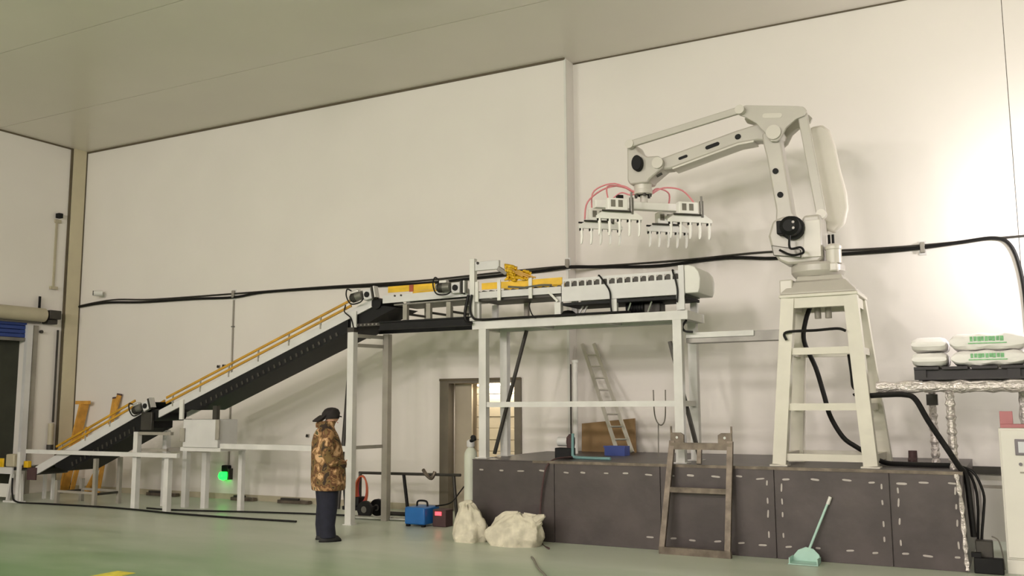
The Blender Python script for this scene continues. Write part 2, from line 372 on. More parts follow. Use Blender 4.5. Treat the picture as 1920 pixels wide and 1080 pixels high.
MB().extr([(-2.10, 3.42), (-1.89, 3.42), (-1.89, 3.86), (-2.06, 3.86)], 11.18, 11.2).build('side_cover', 'robot_edge', sh, .004)
MB().extr([(-2.44, 3.47), (-2.12, 3.42), (-2.12, 3.52), (-2.46, 3.60)], 11.17, 11.2).build('cable_tray', 'mid_metal', sh, .01)
mo = MB().tube([(-2.20, 11.2, 3.78), (-2.20, 11.12, 3.78), (-2.20, 11.115, 3.78), (-2.20, 10.98, 3.78), (-2.20, 10.95, 3.78)], [.14, .14, .115, .115, .07], 24).build('shoulder_motor', 'black', t)
for k in range(2): MB().cyl((-2.15, 10.945, 3.745+k*.07), (-2.15, 10.985, 3.745+k*.07), .016, n=8).build('connector', 'mid_metal', mo)
MB().box(-2.36, -2.26, 11.02, 11.19, 3.70, 3.86).build('terminal_box', 'rubber', mo, .01)
MB().lathe([(.09, 3.34), (.09, 3.5), (.1, 3.505), (.1, 3.54), (.06, 3.57)], (-1.77, 11.30, 0), 20).build('base_motor', 'robot_edge', t)
MB().box(-1.90, -1.72, 11.2, 11.5, 3.24, 3.34).build('motor_mount', 'robot_edge', t, .015)
for x in (-1.845, -1.80): MB().cyl((x, 11.5, 3.36), (x, 11.5, 3.72), .016, n=8).build('hose', 'rubber', t)
ua = MB().extr([(-2.55, 5.02), (-2.535, 4.88), (-2.50, 4.70), (-2.415, 4.05), (-2.44, 3.74), (-2.36, 3.60), (-2.16, 3.62), (-2.12, 3.85), (-2.215, 4.0), (-2.325, 4.90), (-2.33, 5.06), (-2.44, 5.1)], 11.3, 11.52).build('upper_arm', 'robot', t, .02)
for x, z in ((-2.40, 4.53), (-2.355, 4.23)): MB().tube([(x, 11.285, z), (x, 11.305, z)], .036, 16).build('hole_plug', 'black', ua)
fa = MB().extr([(-2.33, 5.14), (-2.62, 5.18), (-2.9, 5.13), (-3.76, 4.935), (-3.92, 4.90), (-3.96, 4.83), (-3.92, 4.75), (-3.76, 4.745), (-2.86, 4.955), (-2.62, 4.965), (-2.42, 4.92), (-2.33, 4.96)], 11.36, 11.58).build('forearm', 'robot', t, .025)
MB().extr([(-2.66, 4.945), (-2.86, 4.935), (-3.72, 4.73), (-3.72, 4.752), (-2.86, 4.958), (-2.66, 4.968)], 11.34, 11.6).build('rib', 'robot_edge', fa)
def slot(cx, cz, L, r, ang):
    p = []
    for k in range(9): a = -math.pi/2+math.pi*k/8; p.append((L/2+r*math.cos(a), r*math.sin(a)))
    for k in range(9): a = math.pi/2+math.pi*k/8; p.append((-L/2+r*math.cos(a), r*math.sin(a)))
    return [(cx+x*math.cos(ang)-z*math.sin(ang), cz+x*math.sin(ang)+z*math.cos(ang)) for x, z in p]
for cx, cz, L, r in ((-2.86, 5.045, .01, .034), (-3.19, 4.975, .14, .024), (-3.58, 4.875, .09, .018)): MB().extr(slot(cx, cz, L, r, .235), 11.352, 11.362).build('slot', 'black', fa)
tri = [(-2.83, 5.34), (-2.80, 5.385), (-2.72, 5.40), (-2.10, 5.29), (-2.03, 5.27), (-1.99, 5.22), (-2.02, 5.16), (-2.12, 5.13), (-2.24, 5.04), (-2.30, 4.93), (-2.36, 4.885), (-2.43, 4.895), (-2.50, 5.02), (-2.60, 5.15), (-2.73, 5.25), (-2.80, 5.28)]
i0 = 3; hole = [(-2.41+.14*math.cos(2*math.pi*k/14+.9), 5.22+.035*math.sin(2*math.pi*k/14+.9)+.16*-.14*math.cos(2*math.pi*k/14+.9)) for k in range(14)]
for y0, y1 in ((11.24, 11.275), (11.6, 11.635)):
    tp = MB().extr(tri, y0, y1).build('rocker_plate', 'robot', t, .006)
    if y0 < 11.5:
        MB().extr(slot(-2.40, 5.215, .18, .03, -.13), y0-.004, y0+.01).build('slot', 'robot_edge', tp)
        for x, z, r in ((-2.39, 5.0, .09),): MB().tube([(x, y0-.03, z), (x, y0+.01, z)], r, 20).build('pivot_cap', 'robot_edge', tp)
MB().tube([(-2.39, 11.27, 5.0), (-2.39, 11.61, 5.0)], .085, 20).build('elbow_axle', 'robot', t)
for n_, p0, p1, r in (('upper_link_rod', (-2.78, 11.2, 5.335), (-4.26, 11.25, 5.115), .046), ('rear_link_rod', (-2.055, 11.3, 5.22), (-1.885, 11.3, 3.94), .058)):
    rod = MB().beam(p0, p1, .05, r*2).build(n_, 'robot', t, .012)
    for p in (p0, p1): MB().tube([(p[0], p[1]-.045, p[2]), (p[0], p[1]+.045, p[2])], .058, 18).build('rod_end', 'robot_edge', rod)
wr_ = MB().extr([(-4.33, 5.10), (-4.28, 5.16), (-4.22, 5.13), (-4.17, 5.02), (-4.05, 4.94), (-3.90, 4.93), (-3.83, 4.86), (-3.84, 4.76), (-3.93, 4.70), (-4.03, 4.63), (-4.05, 4.59), (-4.30, 4.59), (-4.335, 4.65)], 11.31, 11.62).build('wrist', 'robot', t, .02)
MB().tube([(-3.905, 11.28, 4.83), (-3.905, 11.32, 4.83)], .075, 20).build('pivot_cap', 'robot_edge', wr_)
MB().extr(ellipse(-4.17, 4.85, .072, .105), 11.22, 11.312).build('wrist_motor', 'rubber', wr_, .01)
MB().tube([(-3.93, 11.33, 4.66), (-3.86, 11.33, 4.69)], .018, 8).build('cable_gland', 'dark_metal', wr_)
MB().lathe([(.12, 4.60), (.115, 4.53), (.125, 4.525), (.125, 4.47), (.10, 4.46)], (-4.17, 11.45, 0), 24).build('tool_flange', 'robot_edge', t)
for k in range(6): MB().cyl((-4.17+.1*math.cos(k*1.047), 11.45+.1*math.sin(k*1.047), 4.43), (-4.17+.1*math.cos(k*1.047), 11.45+.1*math.sin(k*1.047), 4.47), .02, n=6).build('bolt', 'dark_metal', t)
gd = [(-2.02, 5.12), (-1.88, 5.13), (-1.80, 5.05), (-1.745, 4.85), (-1.70, 4.55), (-1.64, 4.25), (-1.63, 4.05), (-1.68, 3.86), (-1.80, 3.76), (-1.92, 3.82), (-1.93, 4.05), (-1.97, 4.3), (-2.03, 4.7), (-2.06, 5.0)]
MB().extr(gd, 11.62, 11.72).build('cable_guard', 'guard', t, .03)

# ================================================================== GRIPPER
GC = (-4.17, 11.48, 4.36)
JS = .345
g = thing('bag_gripper', 'white two-claw bag gripper with red air hoses under the robot wrist', 'gripper', GC, rz=R(43))
MB().box(-.70, .70, -.055, .055, -.10, 0).build('main_bar', 'finger_white', g, .008)
MB().lathe([(.05, 0), (.05, .1), (.1, .1), (.1, .125)], (0, .0, 0), 16).build('mount', 'robot_edge', g)
fm = MB().tube([(0, 0, 0), (0, 0, -.05), (.004, 0, -.12), (-.002, .0, -.20), (-.010, 0, -.235)], [.021, .021, .02, .018, .009], 8).mesh('finger'); fm.materials.append(MATS['finger_white'])
cm = MB().box(-.022, .022, -.025, .025, -.03, .03).mesh('finger_clamp'); cm.materials.append(MATS['rubber'])
for sx in (-.49, .49):
    for sy in (-1, 1):
        j = MB().extr([(sx-.31, -.31), (sx+.31, -.31), (sx+.31, -.27), (sx+.2, -.20), (sx-.2, -.20), (sx-.31, -.27)], sy*JS-.02, sy*JS+.02).build('claw', 'finger_white', g, .004)
        for k in range(5):
            x = sx+(k-2)*.135
            f = inst(fm, 'finger', j, (x, sy*JS, -.29), (0, 0, 0)); inst(cm, 'finger_clamp', j, (x, sy*JS+.01, -.31))
        cv = MB().box(sx-.17, sx+.10, sy*JS-.05, sy*JS+.05, -.20, -.045).build('valve_cover', 'finger_white', g, .008)
        for q in (-.10, .0): MB().box(sx+q-.03, sx+q+.03, sy*JS-.055, sy*JS-.049, -.16, -.07).build('port', 'cable_grey', cv)
        MB().cyl((sx+.17, sy*JS, -.24), (sx+.17, sy*JS, -.02), .028).cyl((sx+.17, sy*JS, -.02), (sx+.17, sy*JS, .05), .014).build('air_cylinder', 'mid_metal', g)
        MB().tube([(sx+.14, sy*JS-.05, -.215), (sx-.25, sy*JS-.05, -.215)], .013, 8).build('pivot_rod', 'dark_metal', g)
    MB().box(sx-.05, sx+.05, -.37, .37, -.145, -.10).build('cross_beam', 'white', g, .005)
    MB().box(sx-.3, sx+.02, .37, .39, -.235, -.215).build('stop_bar', 'black', g)
for i, (pts, r) in enumerate([
    ([(-.1, .03, .12), (-.25, .1, .24), (-.5, .16, .2), (-.72, .2, .02), (-.74, .27, -.2)], .011),
    ([(-.1, -.03, .12), (-.3, 0, .2), (-.55, -.1, .17), (-.60, -.25, -.04)], .011),
    ([(-.1, .05, .13), (-.35, .15, .28), (-.62, .22, .18), (-.64, .27, -.04)], .010),
    ([(.1, .03, .12), (.22, .06, .22), (.42, .12, .17), (.45, .26, -.04)], .011),
    ([(.1, -.03, .12), (.25, -.08, .2), (.5, -.12, .17), (.62, -.25, -.04)], .011),
    ([(-.45, .2, .0), (-.3, .1, .14), (-.2, .0, .1), (-.1, 0, .12)], .010)]):
    MB().tube(smooth(pts, 5), r, 6).build('air_hose', 'hose_pink', g)
MB().box(-.36, -.28, .02, .1, .0, .1).build('valve', 'black', g, .006)

# ================================================================== CONVEYOR DECK FRAME ON THE PLATFORM
t = thing('deck_frame', 'tall white steel frame on the dark platform holding the roller conveyor', 'frame', (-5.0, 11.3, PZ))
LX, RX, FY, RY = -6.36, -3.60, 11.02, 11.62
for x in (LX, RX):
    for yy in (FY, RY):
        lg = MB().box(x-.055, x+.055, yy-.05, yy+.05, PZ+.012, 2.74).build('leg', 'grey_frame', t)
        MB().box(x-.09, x+.09, yy-.09, yy+.09, PZ, PZ+.012).build('foot_plate', 'grey_frame', lg)
for yy, nm in ((FY, 'front_beam'), (RY, 'rear_beam')):
    MB().box(-6.52, -3.46, yy-.05, yy+.05, 2.741, 2.85).build(nm, 'grey_frame', t)
    MB().box(LX+.056, RX-.056, yy-.03, yy+.03, 1.68, 1.75).build('lower_rail', 'grey_frame', t)
for x in (-6.47, -3.51): MB().box(x-.05, x+.05, FY+.051, RY-.051, 2.742, 2.85).build('end_beam', 'white', t)
for x in (-5.6, -4.6): MB().box(x-.04, x+.04, FY+.051, RY-.051, 2.75, 2.84).build('cross_beam', 'grey_frame', t)
MB().box(-6.50, -3.48, FY+.06, RY-.06, 2.851, 2.857).build('deck_plate', 'post_grey', t)
for x in (LX, RX): MB().box(x-.03, x+.03, FY+.051, RY-.051, 1.68, 1.75).build('side_rail', 'white', t)
MB().beam((-5.95, 11.5, 2.74), (-6.47, 11.5, 1.03), .05, .035).build('brace', 'dark_metal', t)
MB().beam((-3.82, 11.35, 2.5), (-3.47, 11.35, 1.02), .06, .04).build('brace', 'dark_metal', t)

# tray bridging the frame and the tower
t = thing('cable_tray', 'long grey cable tray between the conveyor frame and the robot tower', 'cable tray', (-3.0, 11.3, 2.5))
MB().box(-3.54, -2.36, 11.15, 11.165, 2.46, 2.58).box(-3.54, -2.36, 11.165, 11.4, 2.46, 2.475).build('trough', 'mid_metal', t)
MB().box(-3.54, -2.7, 11.128, 11.149, 2.52, 2.585).build('lid_edge', 'grey_frame', t)

# ================================================================== ROLLER CONVEYOR (white, with square holes)
t = thing('roller_conveyor', 'white roller conveyor with a row of square holes beside the robot', 'conveyor', (-4.3, 11.3, 2.857))
def holed(y0, y1):
    m = MB(); x0, x1 = -5.16, -3.49; zb, zt = 3.05, 3.35; n = 15; hw = .040; h0, h1 = 3.245, 3.315
    m.box(x0, x1, y0, y1, zb, h0); m.box(x0, x1, y0, y1, h1, zt)
    xs = [-5.085+.106*k for k in range(n)]; prev = x0
    for x in xs: m.box(prev, x-hw, y0, y1, h0, h1); prev = x+hw
    m.box(prev, x1, y0, y1, h0, h1); return m, xs
m_, XS = holed(10.985, 11.0); sp = m_.build('side_plate', 'plate', t); m_, _ = holed(11.60, 11.615); m_.build('side_plate', 'plate', t)
rm = MB().tube([(0, 0, 0), (0, .58, 0)], .042, 14).mesh('roller'); rm.materials.append(MATS['dark_metal'])
for x in XS: inst(rm, 'roller', t, (x, 11.008, 3.275))
MB().box(-5.16, -3.49, 11.01, 11.59, 3.0, 3.035).build('drip_pan', 'black', t)
MB().extr([(-3.489, 3.06), (-3.489, 3.41), (-3.43, 3.41), (-3.36, 3.385), (-3.31, 3.32), (-3.29, 3.24), (-3.30, 3.12), (-3.32, 3.06)], 10.98, 11.62).build('end_cover', 'white', t, .01)
MB().box(-3.56, -3.492, 10.965, 10.984, 2.858, 3.41).build('end_plate', 'plate', t)
for x in (-5.23, -4.44, -3.56):
    for yy in (11.03, 11.58): MB().box(x-.045, x+.045, yy-.03, yy+.03, 2.858, 3.048).build('leg', 'grey_frame', t)
gm = MB().tube([(-4.36, 11.3, 2.95), (-4.12, 11.3, 2.95)], .085, 18).build('gear_motor', 'black', t)
for k in range(6): MB().tube([(-4.34+k*.035, 11.3, 2.95), (-4.33+k*.035, 11.3, 2.95)], .095, 18).build('cooling_fin', 'rubber', gm)
MB().box(-4.11, -3.88, 11.2, 11.4, 2.86, 2.995).build('gearbox', 'dark_metal', gm, .02)
for x in (-4.30, -4.02): MB().cyl((x, 11.12, 2.87), (x+.05, 11.12, 3.0), .014, n=8).build('tension_rod', 'chrome', t)
for x, z in ((-5.03, 2.97), (-4.97, 2.98)): MB().beam((x, 11.2, 2.86), (x+.09, 11.2, 3.02), .02).build('stay', 'plate', t)
MB().lathe([(.1, 2.858), (.11, 2.90), (.06, 2.94), (.0, 2.95)], (-5.13, 11.12, 0), 14).build('cable_coil', 'cable', t)

# ================================================================== PUSHER SECTION (yellow guides and sheet)
t = thing('bag_turner', 'conveyor section with yellow guide rails and folded yellow sheet on a post', 'conveyor', (-5.8, 11.3, 2.857))
for yy in (11.0, 11.6): MB().box(-6.44, -5.17, yy-.015, yy+.015, 3.165, 3.255).build('side_plate', 'plate', t)
MB().box(-6.44, -5.17, 11.02, 11.58, 3.13, 3.16).build('drip_pan', 'dark_metal', t)
MB().beam((-5.36, 10.99, 3.2), (-5.22, 10.99, 3.06), .02, .03).build('stay', 'white', t)
for k in range(11): inst(rm, 'roller', t, (-6.36+k*.115, 11.008, 3.235))
for a, b in ((-6.37, -6.1), (-6.08, -5.62), (-5.6, -5.15)):
    MB().box(a, b, 10.975, 10.99, 3.285, 3.375).build('guide_rail', 'sheet', t); MB().box(a, b, 11.61, 11.625, 3.285, 3.385).build('guide_rail', 'sheet', t)
for x in (-6.44, -6.09, -5.61): MB().box(x-.025, x+.025, 10.955, 10.974, 3.12, 3.40).build('guide_post', 'white', t)
MB().box(-6.56, -6.48, 10.96, 11.04, 2.858, 3.73).build('mast', 'white', t, .006)
MB().box(-6.479, -6.10, 10.975, 11.025, 3.555, 3.68).build('arm', 'plate', t, .006)
MB().tube([(-6.43, 10.965, 3.66), (-6.43, 10.98, 3.66)], .02, 12).build('bolt', 'dark_metal', t)
MB().beam((-6.12, 11.0, 3.57), (-5.98, 11.0, 3.48), .06, .06).build('joint', 'mid_metal', t, .006)
# folded yellow sheet hanging over the rails
fs = MB(); N = 14; rows = []
for i in range(N+1):
    u = i/N; x = -6.0+.40*u
    top = 3.62-.17*u+.018*math.sin(u*9); bot = 3.38+.012*math.sin(u*13)
    rows.append([(x+.02*math.sin(u*20+q*3), 10.955+.05*math.sin(q*5.2+u*7)+q*.05, bot+(top-bot)*q) for q in [k/6 for k in range(7)]])
for i in range(N):
    for k in range(6):
        fs.add([rows[i][k], rows[i+1][k], rows[i+1][k+1], rows[i][k+1]], [(0, 1, 2, 3)])
o = fs.build('folded_sheet', 'sheet', t); sm = o.modifiers.new('thick', 'SOLIDIFY'); sm.thickness = .02
for a, z0, z1 in ((-5.99, 3.56, 3.42), (-5.9, 3.53, 3.40), (-5.8, 3.50, 3.39)): MB().beam((a, 10.94, z0), (a+.28, 10.94, z1-.0), .012, .02).build('sheet_fold', 'gold', o)
for x in (-6.48, -5.23):
    for yy in (11.06, 11.56): MB().box(x-.04, x+.04, yy-.03, yy+.03, 2.858, 3.13).build('leg', 'grey_frame', t)
MB().box(-5.99, -5.93, 11.5, 11.56, 2.858, 3.13).build('leg', 'post_grey', t)
MB().tube([(-5.95, 10.97, 3.30), (-5.7, 10.96, 3.27), (-5.45, 10.965, 3.29), (-5.3, 10.97, 3.28)], .014, 8).build('sensor_cable', 'mid_metal', t)

# ================================================================== TRANSFER CONVEYOR on the black channel
def drive(parent, x, z, y=10.9, ang=0.):
    # bearing plate, gearbox, motor and its cable loop beside a conveyor side plate
    c, s = math.cos(ang), math.sin(ang)
    def q(dx, dz): return (x+dx*c-dz*s, z+dx*s+dz*c)
    bpl = MB().extr([q(-.06, -.075), q(.08, -.075), q(.08, .075), q(-.06, .075)], y, y+.08).build('bearing_plate', 'plate', parent, .006)
    X, Z = q(.01, 0); MB().tube([(X, y-.02, Z), (X, y, Z)], .042, 16).build('bearing', 'black', bpl)
    X, Z = q(.13, 0); X2, Z2 = q(.15, 0); MB().extr([q(.10, -.09), q(.125, -.09), q(.125, .09), q(.10, .09)], y-.02, y+.08).build('bracket', 'dark_metal', parent)
    MB().extr([q(.145, -.08), q(.165, -.08), q(.165, .09), q(.145, .09)], y-.02, y+.08).build('bracket', 'chrome', parent)
    a, b_ = q(-.30, .02), q(-.08, .02)
    mo_ = MB().tube([(a[0], y+.02, a[1]), ((a[0]+b_[0])/2, y+.02, (a[1]+b_[1])/2), (b_[0], y+.02, b_[1])], [.05, .065, .065], 14).build('drive_motor', 'mid_metal', parent)
    h = q(-.2, .10); MB().extr([q(-.25, .075), q(-.13, .075), q(-.13, .12), q(-.25, .12)], y-.02, y+.06).build('terminal_box', 'chrome', mo_, .006)
    for f_ in (-.27, -.24, -.21): p0, p1 = q(f_, .02), q(f_+.012, .02); MB().tube([(p0[0], y+.02, p0[1]), (p1[0], y+.02, p1[1])], .072, 14).build('cooling_fin', 'dark_metal', mo_)
    pts = [(X_, y-.03, Z_) for X_, Z_ in (q(-.24, .12), q(-.31, .16), q(-.34, .06), q(-.28, -.07), q(-.12, -.09), q(-.04, -.05))]
    MB().tube(smooth(pts, 6), .011, 6).build('motor_cable', 'cable', parent)
t = thing('transfer_conveyor', 'short level belt conveyor with yellow guides between incline and frame', 'conveyor', (-7.3, 11.3, 2.8))
for yy in (11.0, 11.6): MB().extr([(-8.05, 3.19), (-6.6, 3.21), (-6.6, 3.32), (-8.05, 3.30)], yy-.015, yy+.015).build('side_plate', 'plate', t)
MB().extr([(-8.0, 3.285), (-6.6, 3.30), (-6.6, 3.31), (-8.0, 3.295)], 11.02, 11.58).build('belt', 'belt', t)
MB().extr([(-7.86, 3.15), (-6.62, 3.165), (-6.62, 3.185), (-7.86, 3.17)], 11.0, 11.6).build('lower_beam', 'mid_metal', t)
for yy, z1 in ((10.975, 0), (11.61, .0)):
    MB().box(-7.95, -7.14, yy, yy+.015, 3.34, 3.40).build('guide_rail', 'yellow', t); MB().box(-7.95, -7.14, yy, yy+.015, 3.40, 3.43).build('guide_rail', 'sheet', t)
MB().box(-7.57, -7.50, 10.965, 10.974, 3.33, 3.43).build('guide_post', 'hose_orange', t)
for x in (-7.66, -7.26, -6.92):
    for yy in (11.02, 11.58): MB().box(x-.035, x+.035, yy-.03, yy+.03, 2.93, 3.15).build('leg', 'post_grey', t)
    MB().beam((x, 11.05, 3.02), (x, 11.55, 3.02), .03).build('rung', 'dark_metal', t)
for x in (-7.83, -7.72): MB().tube([(x, 10.97, 3.29), (x, 10.985, 3.29)], .014, 8).build('bolt', 'dark_metal', t)
drive(t, -6.76, 3.33)
# black channel under it
t2 = thing('black_channel', 'black steel channel beam under the short level conveyor', 'beam', (-7.3, 11.3, 2.8))
MB().box(-8.1, -6.53, 10.985, 11.015, 2.80, 2.925).box(-8.1, -6.53, 10.96, 10.985, 2.80, 2.82).box(-8.1, -6.53, 10.96, 10.985, 2.905, 2.925).build('channel', 'black', t2)
MB().box(-8.56, -6.53, 11.585, 11.615, 2.80, 2.925).build('channel', 'black', t2)
MB().box(-8.56, -8.1, 10.99, 11.01, 2.87, 2.915).build('perforated_strip', 'dark_metal', t2)
for k in range(6): MB().box(-8.52+k*.07, -8.49+k*.07, 10.98, 10.99, 2.88, 2.905).build('tab', 'mid_metal', t2)

# ================================================================== INCLINE CONVEYORS
def incline(t, top, wh, kh, x0, x1, kx0, kx1, railx):
    """top(x): upper edge of the side plate; wh plate height, kh depth of the black return-belt trough"""
    for yy in (11.0, 11.6):
        MB().extr([(x0, top(x0)-wh), (x1, top(x1)-wh), (x1, top(x1)), (x0, top(x0))], yy-.015, yy+.015).build('side_plate', 'plate', t)
    MB().extr([(x0, top(x0)-.04), (x1, top(x1)-.04), (x1, top(x1)-.025), (x0, top(x0)-.025)], 11.02, 11.58).build('belt', 'belt', t)
    n = 28
    tr = MB().extr([(kx0, top(kx0)-wh-kh*.25), (kx0+.35, top(kx0+.35)-wh-kh), (kx1, top(kx1)-wh-kh), (kx1, top(kx1)-wh-.002), (kx0, top(kx0)-wh-.002)], 10.99, 11.61).build('return_trough', 'black', t)
    L = kx1-kx0-.5
    for k in range(int(L/.11)):
        x = kx0+.45+k*.11; MB().beam((x, 10.985, top(x)-wh-kh*.55), (x+.02, 10.985, top(x+.02)-wh-kh*.85), .01, .035).build('rib', 'dark_metal', tr)
    a, b = railx
    for yy in (10.985, 11.615):
        for dz in (.06, .145): MB().beam((a, yy, top(a)+dz), (b, yy, top(b)+dz), .02, .036).build('guide_rail', 'gold', t)
        k = a+.15
        while k < b:
            MB().box(k-.012, k+.012, yy-.008, yy+.008, top(k)-.05, top(k)+.15).build('rail_bracket', 'post_grey', t); k += .62
t = thing('long_incline_conveyor', 'long sloping belt conveyor with gold guide rails and black trough', 'conveyor', (-10.5, 11.3, 1.2))
S2 = .3705; top2 = lambda x: 3.145+S2*(x+8.58)
incline(t, top2, .12, .20, -12.62, -8.25, -12.1, -8.68, (-12.45, -8.62))
MB().extr([(-8.72, top2(-8.72)-.36), (-8.68, top2(-8.68)-.115), (-8.25, top2(-8.25)-.115), (-8.05, 3.16), (-7.84, 3.12), (-8.2, 2.98)], 11.02, 11.6).build('head_guard', 'rubber', t)
MB().tube([(-8.17, 10.99, 3.20), (-8.17, 11.61, 3.20)], .085, 18).build('head_pulley', 'rubber', t)
MB().box(-8.60, -8.51, 10.96, 10.985, 2.86, 3.10).build('mount_plate', 'grey_frame', t)
drive(t, -8.28, 3.325, 10.9, .2)
MB().box(-12.10, -12.02, 10.95, 10.984, 1.50, 1.82).build('mount_plate', 'white', t)
MB().tube(smooth([(-8.7, 10.95, 3.2), (-8.72, 10.95, 3.1), (-8.6, 10.95, 3.0), (-8.55, 10.95, 2.86)], 5), .01, 6).build('motor_cable', 'cable', t)
t = thing('lower_incline_conveyor', 'lower sloping belt conveyor rising from the floor at the left', 'conveyor', (-14.4, 11.3, .3))
top1 = lambda x: 1.585+.405*(x+13.41)
incline(t, top1, .15, .26, -15.75, -12.85, -15.2, -12.98, (-15.2, -13.2))
MB().tube([(-15.74, 10.99, .58), (-15.74, 11.61, .58)], .09, 18).build('tail_pulley', 'dark_metal', t)
MB().box(-15.95, -15.70, 10.96, 10.984, .40, .62).build('mount_plate', 'boot', t)
drive(t, -12.86, 1.72, 10.9, .35)
MB().box(-12.98, -12.72, 10.93, 10.984, 1.32, 1.62).build('mount_plate', 'dark_metal', t, .01)
MB().tube([(-12.74, 10.99, 1.57), (-12.74, 11.61, 1.57)], .1, 18).build('head_pulley', 'black', t)
for x in (-15.2, -14.2):
    for yy in (11.05, 11.55): MB().box(x-.035, x+.035, yy-.03, yy+.03, 0, max(.3, top1(x)-.45)).build('leg', 'post_grey', t)
    MB().beam((x, 11.08, .2), (x, 11.52, .2), .04).build('rung', 'dark_metal', t)
MB().beam((-15.165, 11.05, .22), (-14.235, 11.05, .22), .04).build('foot_rail', 'post_grey', t)
MB().beam((-15.165, 11.55, .22), (-14.235, 11.55, .22), .04).build('foot_rail', 'post_grey', t)
# infeed at the frame's left edge
t = thing('infeed_conveyor', 'low infeed conveyor with yellow side guard at the left edge', 'conveyor', (-16.6, 11.0, 0))
MB().box(-17.3, -16.22, 10.85, 10.88, .50, .62).build('side_plate', 'plate', t); MB().box(-17.3, -16.22, 11.5, 11.53, .50, .62).build('side_plate', 'plate', t)
MB().box(-17.3, -16.2, 10.89, 11.49, .57, .60).build('belt', 'belt', t)
MB().box(-17.3, -16.45, 10.82, 10.849, .62, .78).build('side_guard', 'yellow', t, .01)
MB().box(-16.40, -16.16, 10.83, 11.0, .63, .86).build('drive_cover', 'housing', t, .02)
MB().box(-15.98, -15.86, 10.90, 10.98, .62, .74).build('side_guard', 'yellow', t, .01)
for x in (-16.22, -15.98):
    MB().beam((x, 10.86, .50), (x+(.06 if x > -16.1 else -.1), 10.86, .0), .05).build('leg', 'grey_frame', t); MB().beam((x, 11.52, .50), (x, 11.52, 0), .05).build('leg', 'grey_frame', t)
MB().box(-16.36, -15.88, 10.80, 10.92, 0, .03).build('foot_plate', 'grey_frame', t)
MB().box(-17.1, -16.3, 10.87, 10.9, .08, .32).build('skirt', 'white', t)
MB().box(-16.02, -15.94, 10.80, 10.845, .03, .9).build('guard_post', 'grey_frame', t)

# ================================================================== STANDS
t = thing('low_stand', 'low grey steel stand with white box under the conveyor joint', 'stand', (-12.6, 11.3, 0))
for x, yy, h in ((-13.12, 11.0, 1.29), (-12.36, 11.0, .87), (-12.62, 11.62, 1.5), (-12.2, 11.66, 1.0), (-13.12, 11.62, 1.3)): MB().box(x-.05, x+.05, yy-.045, yy+.045, 0, h).build('leg', 'grey_frame', t)
MB().box(-15.92, -12.05, 10.89, 10.953, .88, .95).build('long_rail', 'grey_frame', t)
MB().box(-13.05, -12.45, 11.03, 11.07, .97, 1.01).build('tie', 'post_grey', t); MB().box(-13.06, -12.3, 10.97, 11.03, 1.24, 1.29).build('tie', 'post_grey', t)
MB().box(-13.17, -12.1, 11.58, 11.66, .94, 1.0).build('rear_rail', 'post_grey', t)
bx = MB().box(-12.02, -11.24, 10.97, 11.4, 1.05, 1.50).build('box', 'plate', t, .01)
MB().box(-12.06, -11.96, 10.94, 10.969, 1.14, 1.36).build('latch', 'post_grey', bx, .005); MB().box(-11.27, -11.19, 10.94, 10.969, 1.18, 1.5).build('latch', 'post_grey', bx, .005)
MB().box(-12.1, -11.2, 11.0, 11.6, .99, 1.05).build('shelf', 'grey_frame', t)
MB().box(-11.42, -11.33, 11.02, 11.09, 1.50, 1.72).build('strut', 'dark_metal', t)
for x, yy in ((-11.28, 11.56),): MB().box(x-.04, x+.04, yy-.04, yy+.04, 0, .99).build('leg', 'grey_frame', t)
t = thing('tall_stand', 'tall grey stand with two posts under the top of the incline', 'stand', (-8.5, 11.3, 0))
PF, PR = (-8.60, 11.0), (-8.40, 11.6)
MB().box(PF[0]-.055, PF[0]+.055, 10.95, 11.05, 0, 2.79).build('post', 'grey_frame', t); MB().box(PR[0]-.05, PR[0]+.05, 11.55, 11.65, 0, 2.79).build('post', 'post_grey', t)
for z in (2.74, 2.60, 1.10): MB().beam((PF[0]+.05, 11.05, z), (PR[0]-.05, 11.55, z), .04, .05).build('tie', 'post_grey', t)
MB().box(-11.2, -8.656, 10.985, 11.05, 1.04, 1.12).build('long_rail', 'grey_frame', t)
MB().box(-8.68, -8.52, 10.93, 11.07, 0.0, .012).build('foot_plate', 'grey_frame', t)
MB().box(-8.66, -8.54, 10.95, 11.05, 2.791, 2.86).build('head_plate', 'dark_metal', t)

# ================================================================== STEEL RACK leaning on the platform
t = thing('steel_rack', 'brown bare-steel rack frame leaning on the dark platform', 'rack', (-3.33, 10.5, 0))
def ry(z): return 10.50+.155*z/1.0
rl = lambda z: -3.70+.10*z/1.3; rr_ = lambda z: -2.93+.02*z/1.3
for fx_ in (rl, rr_):
    lg = MB().beam((fx_(0.06), ry(.06), .06), (fx_(1.28), ry(1.28), 1.28), .05, .065).build('upright', 'rack_steel', t)
MB().beam((rl(.04)-.03, ry(.04), .04), (rr_(.04)+.04, ry(.04), .04), .06, .08).build('bottom_rail', 'rack_steel', t)
MB().beam((rl(.72)+.03, ry(.72), .72), (rr_(.72)-.03, ry(.72), .72), .04, .06).build('crossbar', 'rack_steel', t)
MB().beam((rl(1.22)-.02, ry(1.22), 1.22), (rr_(1.22)+.02, ry(1.22), 1.22), .05, .08).build('top_rail', 'rack_steel', t)
MB().beam((-3.27, ry(.95), 1.02), (-3.27, ry(1.2), 1.19), .04, .05).build('stub', 'rack_steel', t)
